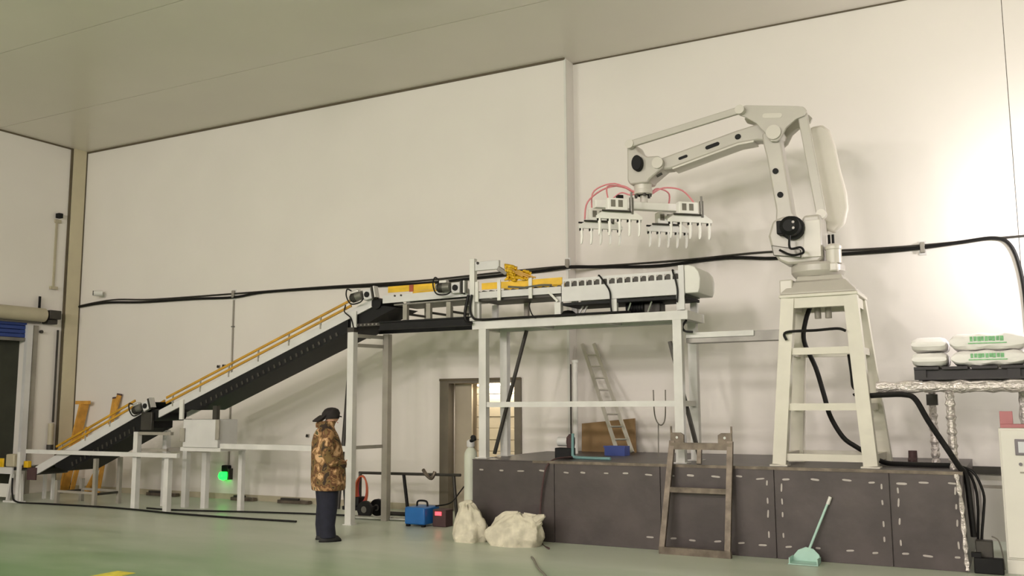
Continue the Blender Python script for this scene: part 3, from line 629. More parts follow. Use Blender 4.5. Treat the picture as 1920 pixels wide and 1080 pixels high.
for s, x in ((1, rl(1.3)), (-1, rr_(1.3))):
    e = MB().extr([(x-s*.02, 1.26), (x+s*.14, 1.26), (x+s*.14, 1.35), (x+s*.1, 1.375), (x-s*.02, 1.375)], ry(1.3)-.02, ry(1.3)+.02).build('ear', 'rack_steel', t)
    MB().tube([(x+s*.06, ry(1.3)-.024, 1.32), (x+s*.06, ry(1.3)+.024, 1.32)], .016, 10).build('hole_bush', 'chrome', e)
    MB().beam((x-s*.015, ry(1.3), 1.37), (x-s*.015, ry(1.3), 1.45), .02).build('pin', 'rack_steel', e)

# ================================================================== PALLET TABLE, BAGS, CABINET (right)
t = thing('wrapped_table', 'film-wrapped steel table legs and beam under the white bags', 'table', (0, 11.7, PZ))
def wrapped(p0, p1, r, nm):
    n = 30; pts = [Vector(p0).lerp(Vector(p1), k/n) for k in range(n+1)]
    MB().tube(pts, [r*(1+.16*math.sin(k*2.3)+.1*math.sin(k*5.1)) for k in range(n+1)], 10).build(nm, 'foil', t)
wrapped((-1.36, 11.18, 1.885), (1.5, 11.18, 1.885), .062, 'front_beam'); wrapped((-.95, 12.22, 1.88), (1.5, 12.22, 1.88), .05, 'rear_beam')
wrapped((-.62, 11.18, PZ+.0), (-.62, 11.18, 1.83), .045, 'leg'); wrapped((-.87, 12.22, PZ), (-.87, 12.22, 1.84), .045, 'leg')
wrapped((1.3, 11.18, 0), (1.3, 11.18, 1.83), .05, 'leg'); wrapped((1.3, 12.22, 0), (1.3, 12.22, 1.84), .05, 'leg')
MB().box(-.93, -.81, 12.16, 12.28, 1.68, 1.81).build('bracket', 'dark_metal', t)
wrapped((.08, 11.6, 0), (.08, 11.6, 1.86), .045, 'leg')
for x in (-.9, .2, 1.3): MB().box(x-.03, x+.03, 11.22, 12.18, 1.86, 1.92).build('cross_beam', 'mid_metal', t)
t = thing('black_pallet', 'black plastic pallet on the film-wrapped table', 'pallet', (-.2, 11.7, 1.965))
for k in range(3):
    yy = 11.16+k*.5; MB().box(-.96, 1.0, yy, yy+.1, 1.96, 1.985).build('runner', 'pallet', t)
    for x in (-.96, -.05, .88): MB().box(x, x+.12, yy, yy+.1, 1.985, 2.07).build('block', 'pallet', t)
MB().box(-.94, .98, 11.20, 11.23, 1.985, 2.07).build('side_wall', 'pallet', t); MB().box(-.94, -.90, 11.26, 12.2, 1.985, 2.07).build('side_wall', 'pallet', t)
for k in range(7):
    MB().box(-.96+k*.285, -.96+k*.285+.25, 11.14, 12.28, 2.07, 2.10).build('deck_board', 'pallet', t)
def bag(loc, L, W, H, rz, label, printed, seed):
    rnd = random.Random(seed); e = thing('feed_bag', label, 'bag', loc, rz=rz, group='white bags on the black pallet', local=True)
    nu, nv = 18, 16; rs = []
    for i in range(nu+1):
        u = -1+2*i/nu; x = u*L/2; e_ = max(0., 1-abs(u)**6); th = H/2*(.3+.70*e_**.5); wd = W/2*(.97+.03*e_)
        ring = []
        for k in range(nv):
            a = 2*math.pi*k/nv; cx, cz = math.cos(a), math.sin(a)
            sx = math.copysign(abs(cx)**.42, cx); sz = math.copysign(abs(cz)**.62, cz)
            z = H/2+sz*th*(1+.05*math.sin(u*5+seed))+.008*math.sin(u*9+k+seed)*e_
            ring.append((x, sx*wd, max(.002, z)))
        rs.append(ring)
    MB().rings(rs).build('sack', 'bag', e)
    if printed:
        yf = -W/2*1.0
        p = MB()
        for k in range(9): p.box(-.17+k*.036, -.145+k*.036+.004*(k % 3), yf-.006, yf+.03, H*.50+.004*(k % 2), H*.78)
        p.box(-.19, .18, yf-.005, yf+.02, H*.36, H*.42); p.build('print', 'print_green', e)
    MB().box(-L/2-.004, -L/2+.012, -W*.46, W*.46, H*.44, H*.54).build('stitched_end', 'bag', e)
bag((-.80, 11.52, 2.10), .78, .36, .165, R(90), 'lower white bag end-on at the left of the pallet', False, 1)
bag((-.80, 11.52, 2.265), .78, .36, .165, R(90), 'top white bag end-on at the left of the pallet', False, 2)
bag((-.22, 11.36, 2.10), .72, .44, .17, 0, 'lower white bag with green print beside the end-on bags', True, 3)
bag((-.22, 11.36, 2.27), .74, .44, .185, R(1), 'top white bag with green print, highest on the pallet', True, 4)
bag((.56, 11.36, 2.10), .78, .44, .17, 0, 'lower white bag cut off by the right edge', False, 5)
bag((.55, 11.36, 2.27), .78, .44, .17, R(-1), 'top white bag cut off by the right edge', False, 6)
bag((-.22, 11.96, 2.10), .74, .44, .17, 0, 'lower white bag in the rear row of the pallet', False, 7)
bag((-.22, 11.96, 2.27), .74, .44, .17, 0, 'top white bag in the rear row of the pallet', False, 8)
t = thing('control_cabinet', 'white control cabinet with small screen at the right edge', 'cabinet', (.15, 11.0, 0))
MB().box(-.17, .50, 10.83, 11.03, .14, 1.45).build('body', 'cabinet', t, .01); MB().box(-.17, .5, 10.85, 11.02, 0, .14).build('plinth', 'cabinet', t)
MB().box(-.155, .485, 10.81, 10.829, .16, 1.43).build('door', 'cabinet', t, .006)
sc = MB().box(-.03, .20, 10.79, 10.809, 1.18, 1.34).build('screen', 'screen_frame', t, .005); MB().box(.0, .17, 10.785, 10.79, 1.205, 1.315).build('display', 'screen', sc)
for x in (.01, .09): MB().tube([(x, 10.79, 1.09), (x, 10.81, 1.09)], .017, 12).build('button', 'screen_frame', t)
MB().box(.0, .15, 10.80, 10.81, 1.0, 1.015).build('name_strip', 'post_grey', t)
t = thing('red_tray', 'faded red plastic tool tray on top of the control cabinet', 'tray', (.05, 10.93, 1.451))
MB().box(-.15, .3, 10.84, 11.0, 1.451, 1.49).box(-.15, -.03, 10.84, 10.86, 1.49, 1.62).box(-.15, -.12, 10.86, 11.0, 1.49, 1.62).box(-.05, -.03, 10.86, 11.0, 1.49, 1.58).build('tray_body', 'pink_plastic', t, .004)
MB().box(-.11, -.06, 10.9, 10.95, 1.492, 1.56).build('insert', 'boot', t)
t = thing('power_box', 'black power boxes on the floor at the platform end', 'box', (-.35, 10.9, 0))
MB().box(-.47, -.20, 10.70, 10.80, 0, .155).build('case', 'black', t, .01); MB().box(-.45, -.29, 10.81, 10.95, 0, .31).build('case', 'dark_metal', t, .01); MB().box(-.49, -.40, 10.72, 10.80, .156, .2).build('plug', 'rubber', t)

# ================================================================== CABLES
def cable(pts, r, label, m='cable', k=6, name='cable', group=None):
    o = MB().tube(smooth(pts, k), r, 8).build(name, m); return tag(o, label, 'cable', group)
def wob(x0, x1, y, base, amp, n, ph): return [(x0+(x1-x0)*i/n, y, base(x0+(x1-x0)*i/n)+amp*math.sin(i*1.7+ph)) for i in range(n+1)]
cable([(-17.44, 12.96, 3.83), (-16.6, 12.96, 3.87), (-15.5, 12.965, 3.82), (-14, 12.965, 3.80), (-13, 12.965, 3.77), (-12.2, 12.965, 3.82), (-10.5, 12.965, 3.80), (-8.8, 12.965, 3.75), (-7.6, 12.965, 3.77), (-6.4, 12.965, 3.80), (-6.0, 12.95, 3.82), (-5.5, 13.26, 3.83), (-4.6, 13.265, 3.78), (-3.6, 13.265, 3.82), (-2.9, 13.265, 3.76), (-2.2, 13.265, 3.75), (-1.2, 13.265, 3.74), (-.5, 13.265, 3.78), (-.1, 13.265, 3.80), (.07, 13.265, 3.70), (.16, 13.265, 3.4), (.2, 13.265, 2.9), (.21, 13.265, 1.9), (.21, 13.265, 0.95)], .024, 'thick black cable sagging along the whole back wall')
cable([(-17.44, 12.965, 3.85), (-16.4, 12.97, 3.92), (-15.2, 12.97, 3.86), (-13, 12.97, 3.84), (-11, 12.97, 3.83), (-8.8, 12.97, 3.80), (-7.2, 12.97, 3.83), (-6.05, 12.955, 3.84), (-5.5, 13.27, 3.85), (-4.2, 13.275, 3.84), (-3.0, 13.275, 3.86), (-2.0, 13.275, 3.80), (-1.0, 13.275, 3.78), (.5, 13.275, 3.8), (3.0, 13.275, 3.76), (8.0, 13.275, 3.8), (13.9, 13.275, 3.78)], .015, 'thinner dark cable running just above the thick wall cable', 'dark_metal')
for x, yy, z, lb in ((-13.0, YB, 3.82, 'grey wall clip holding the cables above the conduit'), (-5.985, YB-.01, 3.87, 'grey wall clip at the corner where the wall steps back'), (-.95, YB2, 3.74, 'small wall clip on the cable right of the robot')):
    t = thing('cable_clip', lb, 'clip', (x, yy, z)); MB().box(x-.03, x+.03, yy-.06, yy, z-.06, z+.08).build('clip_body', 'post_grey', t, .008); MB().box(x-.045, x+.045, yy-.012, yy, z-.09, z+.1).build('clip_plate', 'grey_frame', t)
cable([(-1.44, 11.1, 1.79), (-1.26, 11.1, 1.80), (-1.07, 11.1, 1.80), (-.96, 11.1, 1.75), (-.84, 11.1, 1.51), (-.68, 11.1, 1.23), (-.57, 11.0, 1.05), (-.50, 10.9, .95), (-.475, 10.86, .64), (-.46, 10.86, .34)], .03, 'thick black cable from the wrapped beam down the platform end')
cable([(-.56, 11.06, 1.05), (-.47, 11.0, .97), (-.42, 11.0, .82), (-.41, 11.0, .63), (-.42, 11.0, .44), (-.44, 10.97, .02)], .014, 'inner black cable loop beside the platform end')
cable([(-.57, 11.08, 1.04), (-.43, 11.02, .98), (-.35, 11.02, .77), (-.36, 11.02, .58), (-.40, 11.0, .25), (-.39, 10.98, .02)], .014, 'outer black cable loop beside the platform end')
cable([(-.30, 10.98, .34), (-.24, 10.99, .3), (-.21, 10.99, .16), (-.20, 10.99, .01)], .007, 'thin grey lead by the power boxes', 'cable_grey')
cable([(-2.06, 11.45, 2.93), (-2.15, 11.45, 2.7), (-2.18, 11.45, 2.45), (-2.06, 11.45, 2.13), (-1.98, 11.45, 1.81), (-1.92, 11.45, 1.56), (-1.79, 11.45, 1.32), (-1.65, 11.45, 1.21), (-1.50, 11.45, 1.12), (-1.34, 11.4, 1.04), (-1.1, 11.35, 1.03), (-.6, 11.3, 1.03)], .028, 'thick black robot cable hanging inside the cream tower')
cable([(-2.29, 10.99, 2.44), (-2.29, 10.99, 2.53), (-1.96, 10.99, 2.54), (-1.72, 10.99, 2.55), (-1.63, 11.0, 2.52)], .016, 'black cable strung across the front of the cream tower')
cable([(-1.66, 11.3, 2.27), (-1.64, 11.3, 2.05), (-1.63, 11.3, 1.9), (-1.58, 11.3, 1.84), (-1.63, 11.3, 1.80)], .016, 'short black cable inside the right tower leg')
cable([(-2.2, 10.97, 3.66), (-2.2, 10.97, 3.51), (-2.08, 10.97, 3.51), (-2.06, 11.0, 3.45), (-2.2, 11.05, 3.44), (-2.35, 11.1, 3.52)], .014, 'black motor cable looped on the robot shoulder')
cable([(-6.50, 10.93, 3.22), (-6.53, 10.93, 3.05), (-6.50, 10.935, 2.92), (-6.38, 10.945, 2.87), (-5.88, 10.94, 2.868), (-5.32, 10.94, 2.868), (-4.94, 10.94, 2.868), (-4.5, 10.95, 2.868), (-4.25, 11.1, 2.88)], .017, 'black cable lying along the front edge of the frame deck')
cable([(-6.56, 10.94, 3.22), (-6.60, 10.92, 3.0), (-6.585, 10.91, 2.87), (-6.48, 10.90, 2.82)], .022, 'black cable bundle dropping beside the white mast')
cable([(-4.68, 11.1, 3.36), (-4.62, 10.98, 3.36), (-4.54, 10.96, 3.26), (-4.47, 10.96, 3.14), (-4.46, 10.96, 2.97), (-4.46, 10.98, 2.88)], .011, 'thin black lead curving over the middle of the holed side plate')
cable([(-3.66, 11.1, 3.36), (-3.63, 10.96, 3.35), (-3.59, 10.95, 3.22), (-3.57, 10.95, 3.09), (-3.58, 10.95, 2.95)], .012, 'thin black lead over the right end of the holed side plate')
cable([(-5.78, 11.3, 3.13), (-5.8, 11.3, 3.05), (-5.76, 11.3, 2.94), (-5.69, 11.3, 2.87)], .009, 'thin black lead hanging below the yellow guide section')
cable([(-3.50, 11.06, 2.74), (-3.55, 11.05, 2.66), (-3.52, 11.04, 2.60), (-3.42, 11.04, 2.585)], .014, 'short black lead under the right corner of the frame')
cable([(-4.29, 12.0, 1.9), (-4.28, 12.0, 1.58), (-4.23, 12.0, 1.45), (-4.17, 12.0, 1.44), (-4.13, 12.0, 1.55), (-4.12, 12.0, 1.9)], .009, 'thin grey wire loop hanging inside the frame', 'cable_grey')
cable([(-4.23, 12.0, 1.44), (-4.235, 12.0, 1.2), (-4.24, 12.0, 1.01)], .008, 'straight grey wire below the hanging loop', 'cable_grey')
cable([(-5.14, 11.2, 1.03), (-5.22, 10.85, 1.02), (-5.27, 10.70, .92), (-5.33, 10.70, .66), (-5.36, 10.69, .3), (-5.3, 10.6, .012), (-5.0, 10.2, .012)], .012, 'thin brown hose hanging down the dark platform face', 'boot')
cable([(-16.09, 10.78, .44), (-16.05, 10.77, .15), (-15.9, 10.78, .02), (-15.19, 10.85, .015), (-13.93, 10.93, .015), (-13.0, 10.9, .015), (-12.07, 10.80, .015), (-11.19, 10.78, .015), (-10.28, 10.8, .015), (-9.47, 10.85, .015)], .016, 'black cable along the floor from the infeed to the tall stand')
cable([(-13.0, 11.15, .015), (-12.3, 11.16, .015), (-10.94, 11.5, .015), (-9.97, 11.7, .015), (-9.2, 11.8, .015)], .014, 'second floor cable running behind the tall stand')
cable([(-4.9, 9.55, .012), (-4.82, 9.44, .012), (-4.5, 8.93, .012), (-4.2, 8.5, .012), (-3.9, 7.8, .012)], .011, 'pale cord on the green floor in front', 'cable_grey')
cable([(-7.1, 11.95, .68), (-7.3, 11.95, .45), (-7.32, 11.7, .3), (-7.45, 11.5, .27)], .01, 'thin lead from the pipe rail to the blue welder')

# ================================================================== WALL ITEMS
t = thing('wall_conduit', 'thin grey conduit dropping down the back wall to the green light', 'conduit', (-13.0, YB, 2.2))
MB().tube([(-13.0, YB-.02, 3.72), (-13.0, YB-.02, .62)], .016, 8).build('pipe', 'post_grey', t)
for z in (3.2, 2.2, 1.2): MB().box(-13.03, -12.97, YB-.04, YB, z, z+.02).build('saddle', 'mid_metal', t)
t = thing('green_light', 'small black box with a glowing green lamp on the back wall', 'light', (-13.02, YB-.02, .45))
MB().box(-13.10, -12.94, YB-.10, YB-.001, .50, .62).build('case', 'black', t, .015); MB().lathe([(.0, .34), (.07, .37), (.095, .42), (.08, .48), (.06, .5)], (-13.03, YB-.11, 0), 14).build('lens', 'green_lamp', t)
MB().box(-12.94, -12.90, YB-.10, YB-.001, .36, .56).build('bracket', 'dark_metal', t)
def cctv(loc, rz, label):
    e = thing('security_camera', label, 'camera', loc, rz=rz, local=True)
    MB().box(-.05, .05, -.02, .0, -.05, .05).build('wall_plate', 'white', e); MB().tube([(0, -.02, 0), (0, -.12, 0), (0, -.14, .03)], .015, 8).build('arm', 'white', e)
    h = MB().tube([(.08, -.10, .03), (-.02, -.24, .03)], .06, 14).build('head', 'white', e); MB().tube([(-.02, -.24, .03), (-.028, -.251, .03)], .05, 14).build('lens', 'black', h)
cctv((-16.72, YB, 4.03), 0, 'small white security camera on the back wall above the cable')
t = thing('security_camera', 'small black camera high on the end wall near the corner', 'camera', (XL, 12.38, 5.70))
MB().box(XL, XL+.12, 12.33, 12.43, 5.65, 5.75).build('body', 'black', t, .01); MB().box(XL, XL+.04, 12.31, 12.45, 5.55, 5.62).build('bracket', 'housing', t)
t = thing('wall_trunking', 'narrow cable trunking under the black camera on the end wall', 'trunking', (XL, 12.36, 4.2))
MB().box(XL, XL+.03, 12.34, 12.38, 4.2, 5.55).build('trunk', 'housing', t); MB().box(XL, XL+.06, 12.28, 12.44, 4.14, 4.2).build('outlet', 'housing', t)
t = thing('wall_pipe', 'grey pipe with thick sleeve low on the end wall', 'pipe', (XL, 12.5, 0))
MB().tube([(XL+.05, 12.5, 3.3), (XL+.05, 12.5, 1.4)], .022, 8).build('pipe', 'dark_metal', t); MB().tube([(XL+.07, 12.45, 1.38), (XL+.07, 12.45, .95)], .055, 14).build('sleeve', 'housing', t); MB().tube([(XL+.07, 12.45, .95), (XL+.07, 12.45, .84)], .065, 14).build('cap', 'dark_metal', t)
for x, z, lb in ((-13.34, 2.46, 'left of two small hooks on the wall above the incline'), (-13.2, 2.47, 'right of two small hooks on the wall above the incline'), (-11.12, 1.18, 'small dark hook on the wall behind the person')):
    t = thing('wall_hook', lb, 'hook', (x, YB, z)); MB().box(x-.03, x+.03, YB-.015, YB, z-.03, z+.03).build('plate', 'post_grey', t); MB().tube([(x, YB-.015, z), (x, YB-.05, z-.01), (x+.02, YB-.06, z+.02)], .014, 6).build('hook_arm', 'dark_metal', t)
tag(MB().tube([(-10.06, 12.55, .0), (-10.10, 12.85, 2.38)], .035, 10).build('steel_pole', 'dark_metal'), 'dark steel pole leaning on the wall behind the person', 'pole')

# timber boards leaning in the corner
def board(p0, p1, w, label):
    t = thing('timber_board', label, 'board', (p0[0], p0[1], 0), group='yellow boards by the end wall'); MB().beam(p0, p1, w, .035, side=(1, 0, 0)).build('plank', 'timber', t, .003)
    a = Vector(p0); b = Vector(p1); d = (b-a).normalized(); MB().beam(b-d*.03, b+d*.004, w+.006, .04, side=(1, 0, 0)).build('painted_end', 'boot', t)
board((-16.28, 12.55, .02), (-16.02, 12.94, 1.97), .11, 'taller yellow board leaning on the wall left of the incline')
board((-15.98, 12.5, .02), (-16.14, 12.93, 1.90), .10, 'yellow board crossing behind the taller one at the wall')
board((-16.22, 12.4, .02), (-15.93, 12.90, 1.35), .09, 'short yellow board in front of the two leaning ones')
t = thing('yellow_trestle', 'yellow wooden trestle in the corner under the shutter', 'trestle', (-16.95, 12.6, 0))
MB().beam((-17.28, 12.7, 0), (-16.98, 12.86, 1.78), .2, .05).build('leg', 'timber', t); MB().beam((-17.05, 12.72, 0), (-16.85, 12.86, 1.3), .08, .05).build('leg', 'timber', t)
MB().beam((-17.2, 12.84, 1.80), (-16.8, 12.84, 1.80), .06, .07).build('top_rail', 'timber', t)

# ================================================================== ON THE PLATFORM
t = thing('ladder', 'pale aluminium ladder leaning on the wall behind the frame', 'ladder', (-5.05, 12.6, PZ))
A = [(-5.03, 12.52, PZ+.03), (-4.83, 12.58, PZ+.03)]; B = [(-5.86, 13.2, 2.64), (-5.68, 13.24, 2.64)]
for a, b_ in zip(A, B): MB().beam(a, b_, .03, .05).build('stile', 'aluminium', t)
for k in range(1, 9):
    f_ = k/9; MB().tube([Vector(A[0]).lerp(Vector(B[0]), f_), Vector(A[1]).lerp(Vector(B[1]), f_)], .014, 8).build('rung', 'aluminium', t)
o = MB().extr([(-5.86, 1.0), (-4.99, 1.0), (-5.0, 1.50), (-5.85, 1.42)], 13.12, 13.17).build('cardboard_sheet', 'carton'); tag(o, 'brown board standing against the wall on the platform', 'board')
t = thing('blue_crate', 'small blue crate at the foot of the ladder', 'crate', (-4.98, 12.3, PZ))
MB().box(-5.1, -4.8, 12.2, 12.4, PZ, PZ+.02).box(-5.1, -4.8, 12.2, 12.215, PZ+.02, PZ+.13).box(-5.1, -4.8, 12.385, 12.4, PZ+.02, PZ+.13).box(-5.1, -5.085, 12.215, 12.385, PZ+.02, PZ+.13).box(-4.815, -4.8, 12.215, 12.385, PZ+.02, PZ+.13).build('tub', 'blue_plastic', t)
MB().box(-5.11, -4.79, 12.19, 12.2, PZ+.11, PZ+.135).build('rim', 'blue_plastic', t)
t = thing('air_pump', 'small pump unit with teal pipe on the platform edge', 'pump', (-5.3, 11.35, PZ))
MB().box(-5.44, -5.2, 11.3, 11.45, PZ, PZ+.14).build('base', 'black', t, .01); MB().tube([(-5.42, 11.38, PZ+.22), (-5.28, 11.38, PZ+.22)], .06, 14).build('motor', 'plate', t); MB().lathe([(.05, .14), (.06, .2), (.06, .27), (.02, .32)], (-5.24, 11.38, PZ), 14).build('filter', 'boot', t)
MB().tube(smooth([(-5.17, 11.3, 1.33), (-5.175, 11.3, 1.1), (-5.15, 11.28, 1.03), (-5.0, 11.25, 1.02), (-4.6, 11.2, 1.02)], 5), .02, 8).build('pipe', 'teal', t)
t = thing('white_pipe', 'white vertical pipe rising from the platform behind the frame', 'pipe', (-5.68, 12.5, PZ))
MB().tube([(-5.68, 12.5, PZ), (-5.67, 12.5, 2.32)], .04, 12).build('pipe', 'white', t); MB().tube([(-5.67, 12.5, 2.32), (-5.67, 12.5, 2.36)], .05, 12).build('cap', 'white', t); MB().tube([(-5.745, 12.49, PZ), (-5.735, 12.49, 2.30)], .012, 6).build('strip', 'dark_metal', t)
t = thing('work_boot', 'brown work boot left on the platform right of the tower', 'boot', (-1.1, 12.0, PZ))
MB().loft([(PZ, -1.1, 11.95, .05, .11), (PZ+.05, -1.1, 11.95, .052, .11), (PZ+.07, -1.1, 12.0, .05, .06), (PZ+.15, -1.1, 12.01, .048, .052)], 14).build('upper', 'boot', t); MB().box(-1.15, -1.05, 11.84, 12.06, PZ, PZ+.02).build('sole', 'rubber', t)

# ================================================================== FLOOR ITEMS
t = thing('gas_cylinder', 'pale grey gas cylinder standing at the left end of the platform', 'gas cylinder', (-6.62, 11.1, 0))
MB().lathe([(.075, 0), (.09, .02), (.09, 1.0), (.085, 1.06), (.06, 1.11), (.04, 1.13), (.04, 1.16)], (-6.62, 11.1, 0), 20).build('bottle', 'cylinder', t)
MB().lathe([(.05, 1.14), (.055, 1.16), (.055, 1.22), (.03, 1.24)], (-6.62, 11.1, 0), 14).build('valve', 'plate', t)
rg = MB().tube([(-6.6, 11.07, 1.22), (-6.52, 11.05, 1.25)], .025, 10).build('regulator', 'black', t); MB().tube([(-6.53, 11.0, 1.27), (-6.53, 11.03, 1.27)], .035, 12).build('gauge', 'black', rg)
from mathutils import noise as mnoise
def crumple_sack(label, c, rings_, folds, seed, rz, mouth):
    """slack woven sack: rings of (z, cx, rx, ry), vertical folds deepening towards the gathered top, fine creases"""
    e = thing('cloth_sack', label, 'sack', c, rz=rz, local=True); n = 64; rs = []; m = len(rings_)
    fine = []
    for i in range(m-1):
        for q in range(5): fine.append(tuple(rings_[i][j]+(rings_[i+1][j]-rings_[i][j])*q/5 for j in range(4)))
    fine.append(rings_[-1])
    for z, cx, rx, ry in fine:
        ring = []
        for k in range(n):
            a = 2*math.pi*k/n; d = Vector((math.cos(a)*1.4, math.sin(a)*1.4, z*5+seed))
            f = 1+folds*math.sin(7*a+seed+3*z)*(.4+z*1.5)+.16*mnoise.noise(d*1.3)+.05*(1-abs(mnoise.noise(d*3.1)))
            ring.append((cx+rx*f*math.cos(a), ry*f*math.sin(a), max(0, z+(.06*mnoise.noise(d*1.9) if z > .03 else 0))))
        rs.append(ring)
    MB().rings(rs).build('cloth', 'burlap', e)
    x, z = mouth; MB().tube([(x-.08, 0, z-.05), (x, .01, z), (x+.06, .02, z+.03)], [.07, .05, .02], 10).build('gathered_mouth', 'burlap', e)
crumple_sack('taller crumpled cream sack at the foot of the gas cylinder', (-6.20, 10.40, 0), [(0, 0, .2, .18), (.06, 0, .23, .2), (.2, -.01, .21, .17), (.34, -.03, .15, .12), (.43, -.05, .08, .07), (.46, -.05, .02, .02)], .13, 2., 0, (-.05, .46))
crumple_sack('flat crumpled cream sack in front of the dark platform', (-5.55, 10.34, 0), [(0, 0, .33, .2), (.08, 0, .37, .22), (.2, .02, .35, .2), (.30, .05, .30, .15), (.36, .09, .2, .09), (.375, .1, .04, .02)], .05, 5., 0, (.36, .34))
t = thing('welding_machine', 'small blue welding machine on the floor by the pipe rail', 'welder', (-7.6, 11.3, 0))
MB().box(-7.78, -7.44, 11.2, 11.6, .03, .27).build('case', 'blue_machine', t, .02); MB().box(-7.785, -7.75, 11.22, 11.58, .06, .25).build('front_panel', 'trousers', t, .006)
MB().tube(smooth([(-7.7, 11.4, .27), (-7.68, 11.4, .34), (-7.54, 11.4, .34), (-7.52, 11.4, .27)], 4), .014, 8).build('handle', 'black', t)
for x in (-7.74, -7.48):
    for yy in (11.24, 11.54): MB().box(x-.025, x+.025, yy-.025, yy+.025, 0, .03).build('foot', 'rubber', t)
t = thing('small_meter', 'small dark box with a glowing red display beside the welder', 'meter', (-7.3, 11.4, 0))
MB().box(-7.40, -7.18, 11.35, 11.55, 0, .24).build('case', 'boot', t, .01); MB().box(-7.35, -7.25, 11.335, 11.35, .16, .21).build('display', 'red_display', t)
t = thing('pipe_rail', 'low dark pipe rail on posts along the back wall', 'rail', (-8.2, 11.95, 0))
MB().tube([(-9.17, 11.95, .66), (-7.3, 11.95, .68)], .022, 10).build('top_pipe', 'dark_metal', t)
for x, dx in ((-8.32, .1), (-7.42, .06), (-9.15, 0.)): MB().tube([(x, 11.95, .66), (x+dx, 11.95, 0)], .026, 8).build('post', 'black' if dx > .08 else 'dark_metal', t)
MB().tube(smooth([(-7.95, 11.93, .74), (-7.88, 11.9, .68), (-7.82, 11.93, .62), (-7.76, 11.9, .64), (-7.74, 11.93, .72)], 4), .028, 8).build('knotted_rag', 'rack_steel', t)
t = thing('hose_coil', 'coil of reddish orange hose hanging on the end of the pipe rail', 'hose', (-9.0, 11.9, .3))
for k in range(4):
    c = (-9.06+.012*k, 11.89-.024*k, .42-.01*k); a_, b_ = .085+.012*k, .2+.01*k
    MB().tube([(c[0]+a_*math.cos(q*2*math.pi/24), c[1], c[2]+b_*math.sin(q*2*math.pi/24)) for q in range(25)], .013, 8).build('turn', 'hose_orange' if k else 'red_plastic', t)
t = thing('hand_truck', 'black rubber-wheeled trolley on the floor behind the tall stand', 'trolley', (-8.95, 11.9, 0))
for yy in (11.70, 12.02):
    wh = MB().tube([(-8.88, yy, .13), (-8.88, yy+.06, .13)], .13, 20).build('wheel', 'rubber', t); MB().tube([(-8.88, yy-.004, .13), (-8.88, yy+.064, .13)], .05, 14).build('hub', 'mid_metal', wh)
MB().box(-9.35, -8.85, 11.76, 12.0, .1, .16).build('deck', 'black', t, .01); MB().tube([(-9.30, 11.78, .14), (-9.34, 11.78, .5), (-9.34, 11.98, .5), (-9.30, 11.98, .14)], .018, 8).build('handle', 'black', t)
MB().box(-9.3, -9.05, 11.78, 11.98, .16, .30).build('battery', 'black', t, .015)
for i, (p0, p1, m_, lb) in enumerate((((-9.0, 11.55, .05), (-7.85, 11.72, .05), 'chrome', 'bright steel tube lying on the floor by the tall stand'), ((-8.9, 12.2, .035), (-7.7, 12.25, .035), 'dark_metal', 'dark steel bar lying near the back wall'))):
    o = MB().tube([p0, p1], .03, 10).build('loose_tube', m_); o['label'] = lb; o['category'] = 'tube'; o.location.z = -.02 if i == 0 else -.005
for x, L, lb in ((-14.6, .8, 'leftmost dark strip of debris at the wall foot'), (-12.5, .55, 'middle dark strip of debris at the wall foot near the green light'), (-11.3, .7, 'rightmost scrap timber at the wall foot')):
    t = thing('scrap_timber', lb, 'scrap', (x, 12.85, 0)); MB().box(x-L/2, x+L/2, 12.83, 12.93, 0, .06).build('batten', 'rack_steel', t, .005); MB().box(x-L/2+.1, x+L/2-.2, 12.80, 12.86, .061, .1).build('batten', 'dark_metal', t, .005)
t = thing('dustpan', 'pale mint long-handled dustpan leaning on the dark platform', 'dustpan', (-2.1, 10.5, 0))
MB().extr([(-2.24, .015), (-1.95, .015), (-1.96, .09), (-2.02, .15), (-2.1, .165), (-2.18, .13), (-2.23, .07)], 10.60, 10.615).build('back', 'mint', t)
MB().add([(-2.25, 10.40, .003), (-1.94, 10.40, .003), (-1.95, 10.62, .003), (-2.24, 10.62, .003), (-2.25, 10.40, .012), (-1.94, 10.40, .012), (-1.95, 10.62, .02), (-2.24, 10.62, .02)], [(0,3,2,1),(4,5,6,7),(0,1,5,4),(1,2,6,5),(2,3,7,6),(3,0,4,7)]).build('pan', 'mint', t)
for s in (-2.245, -1.955): MB().box(s, s+.01, 10.42, 10.61, .012, .07).build('side_lip', 'mint', t)
MB().tube([(-2.07, 10.61, .13), (-1.84, 10.71, .69)], .014, 10).build('handle', 'mint', t); MB().tube([(-1.865, 10.70, .62), (-1.835, 10.712, .70)], .019, 10).build('grip', 'white', t)
o = MB().box(-8.42, -8.15, 2.5, 6.88, 0.0005, .004).build('floor_marking', 'marking'); tag(o, 'end of a yellow painted line on the green floor', 'floor marking')

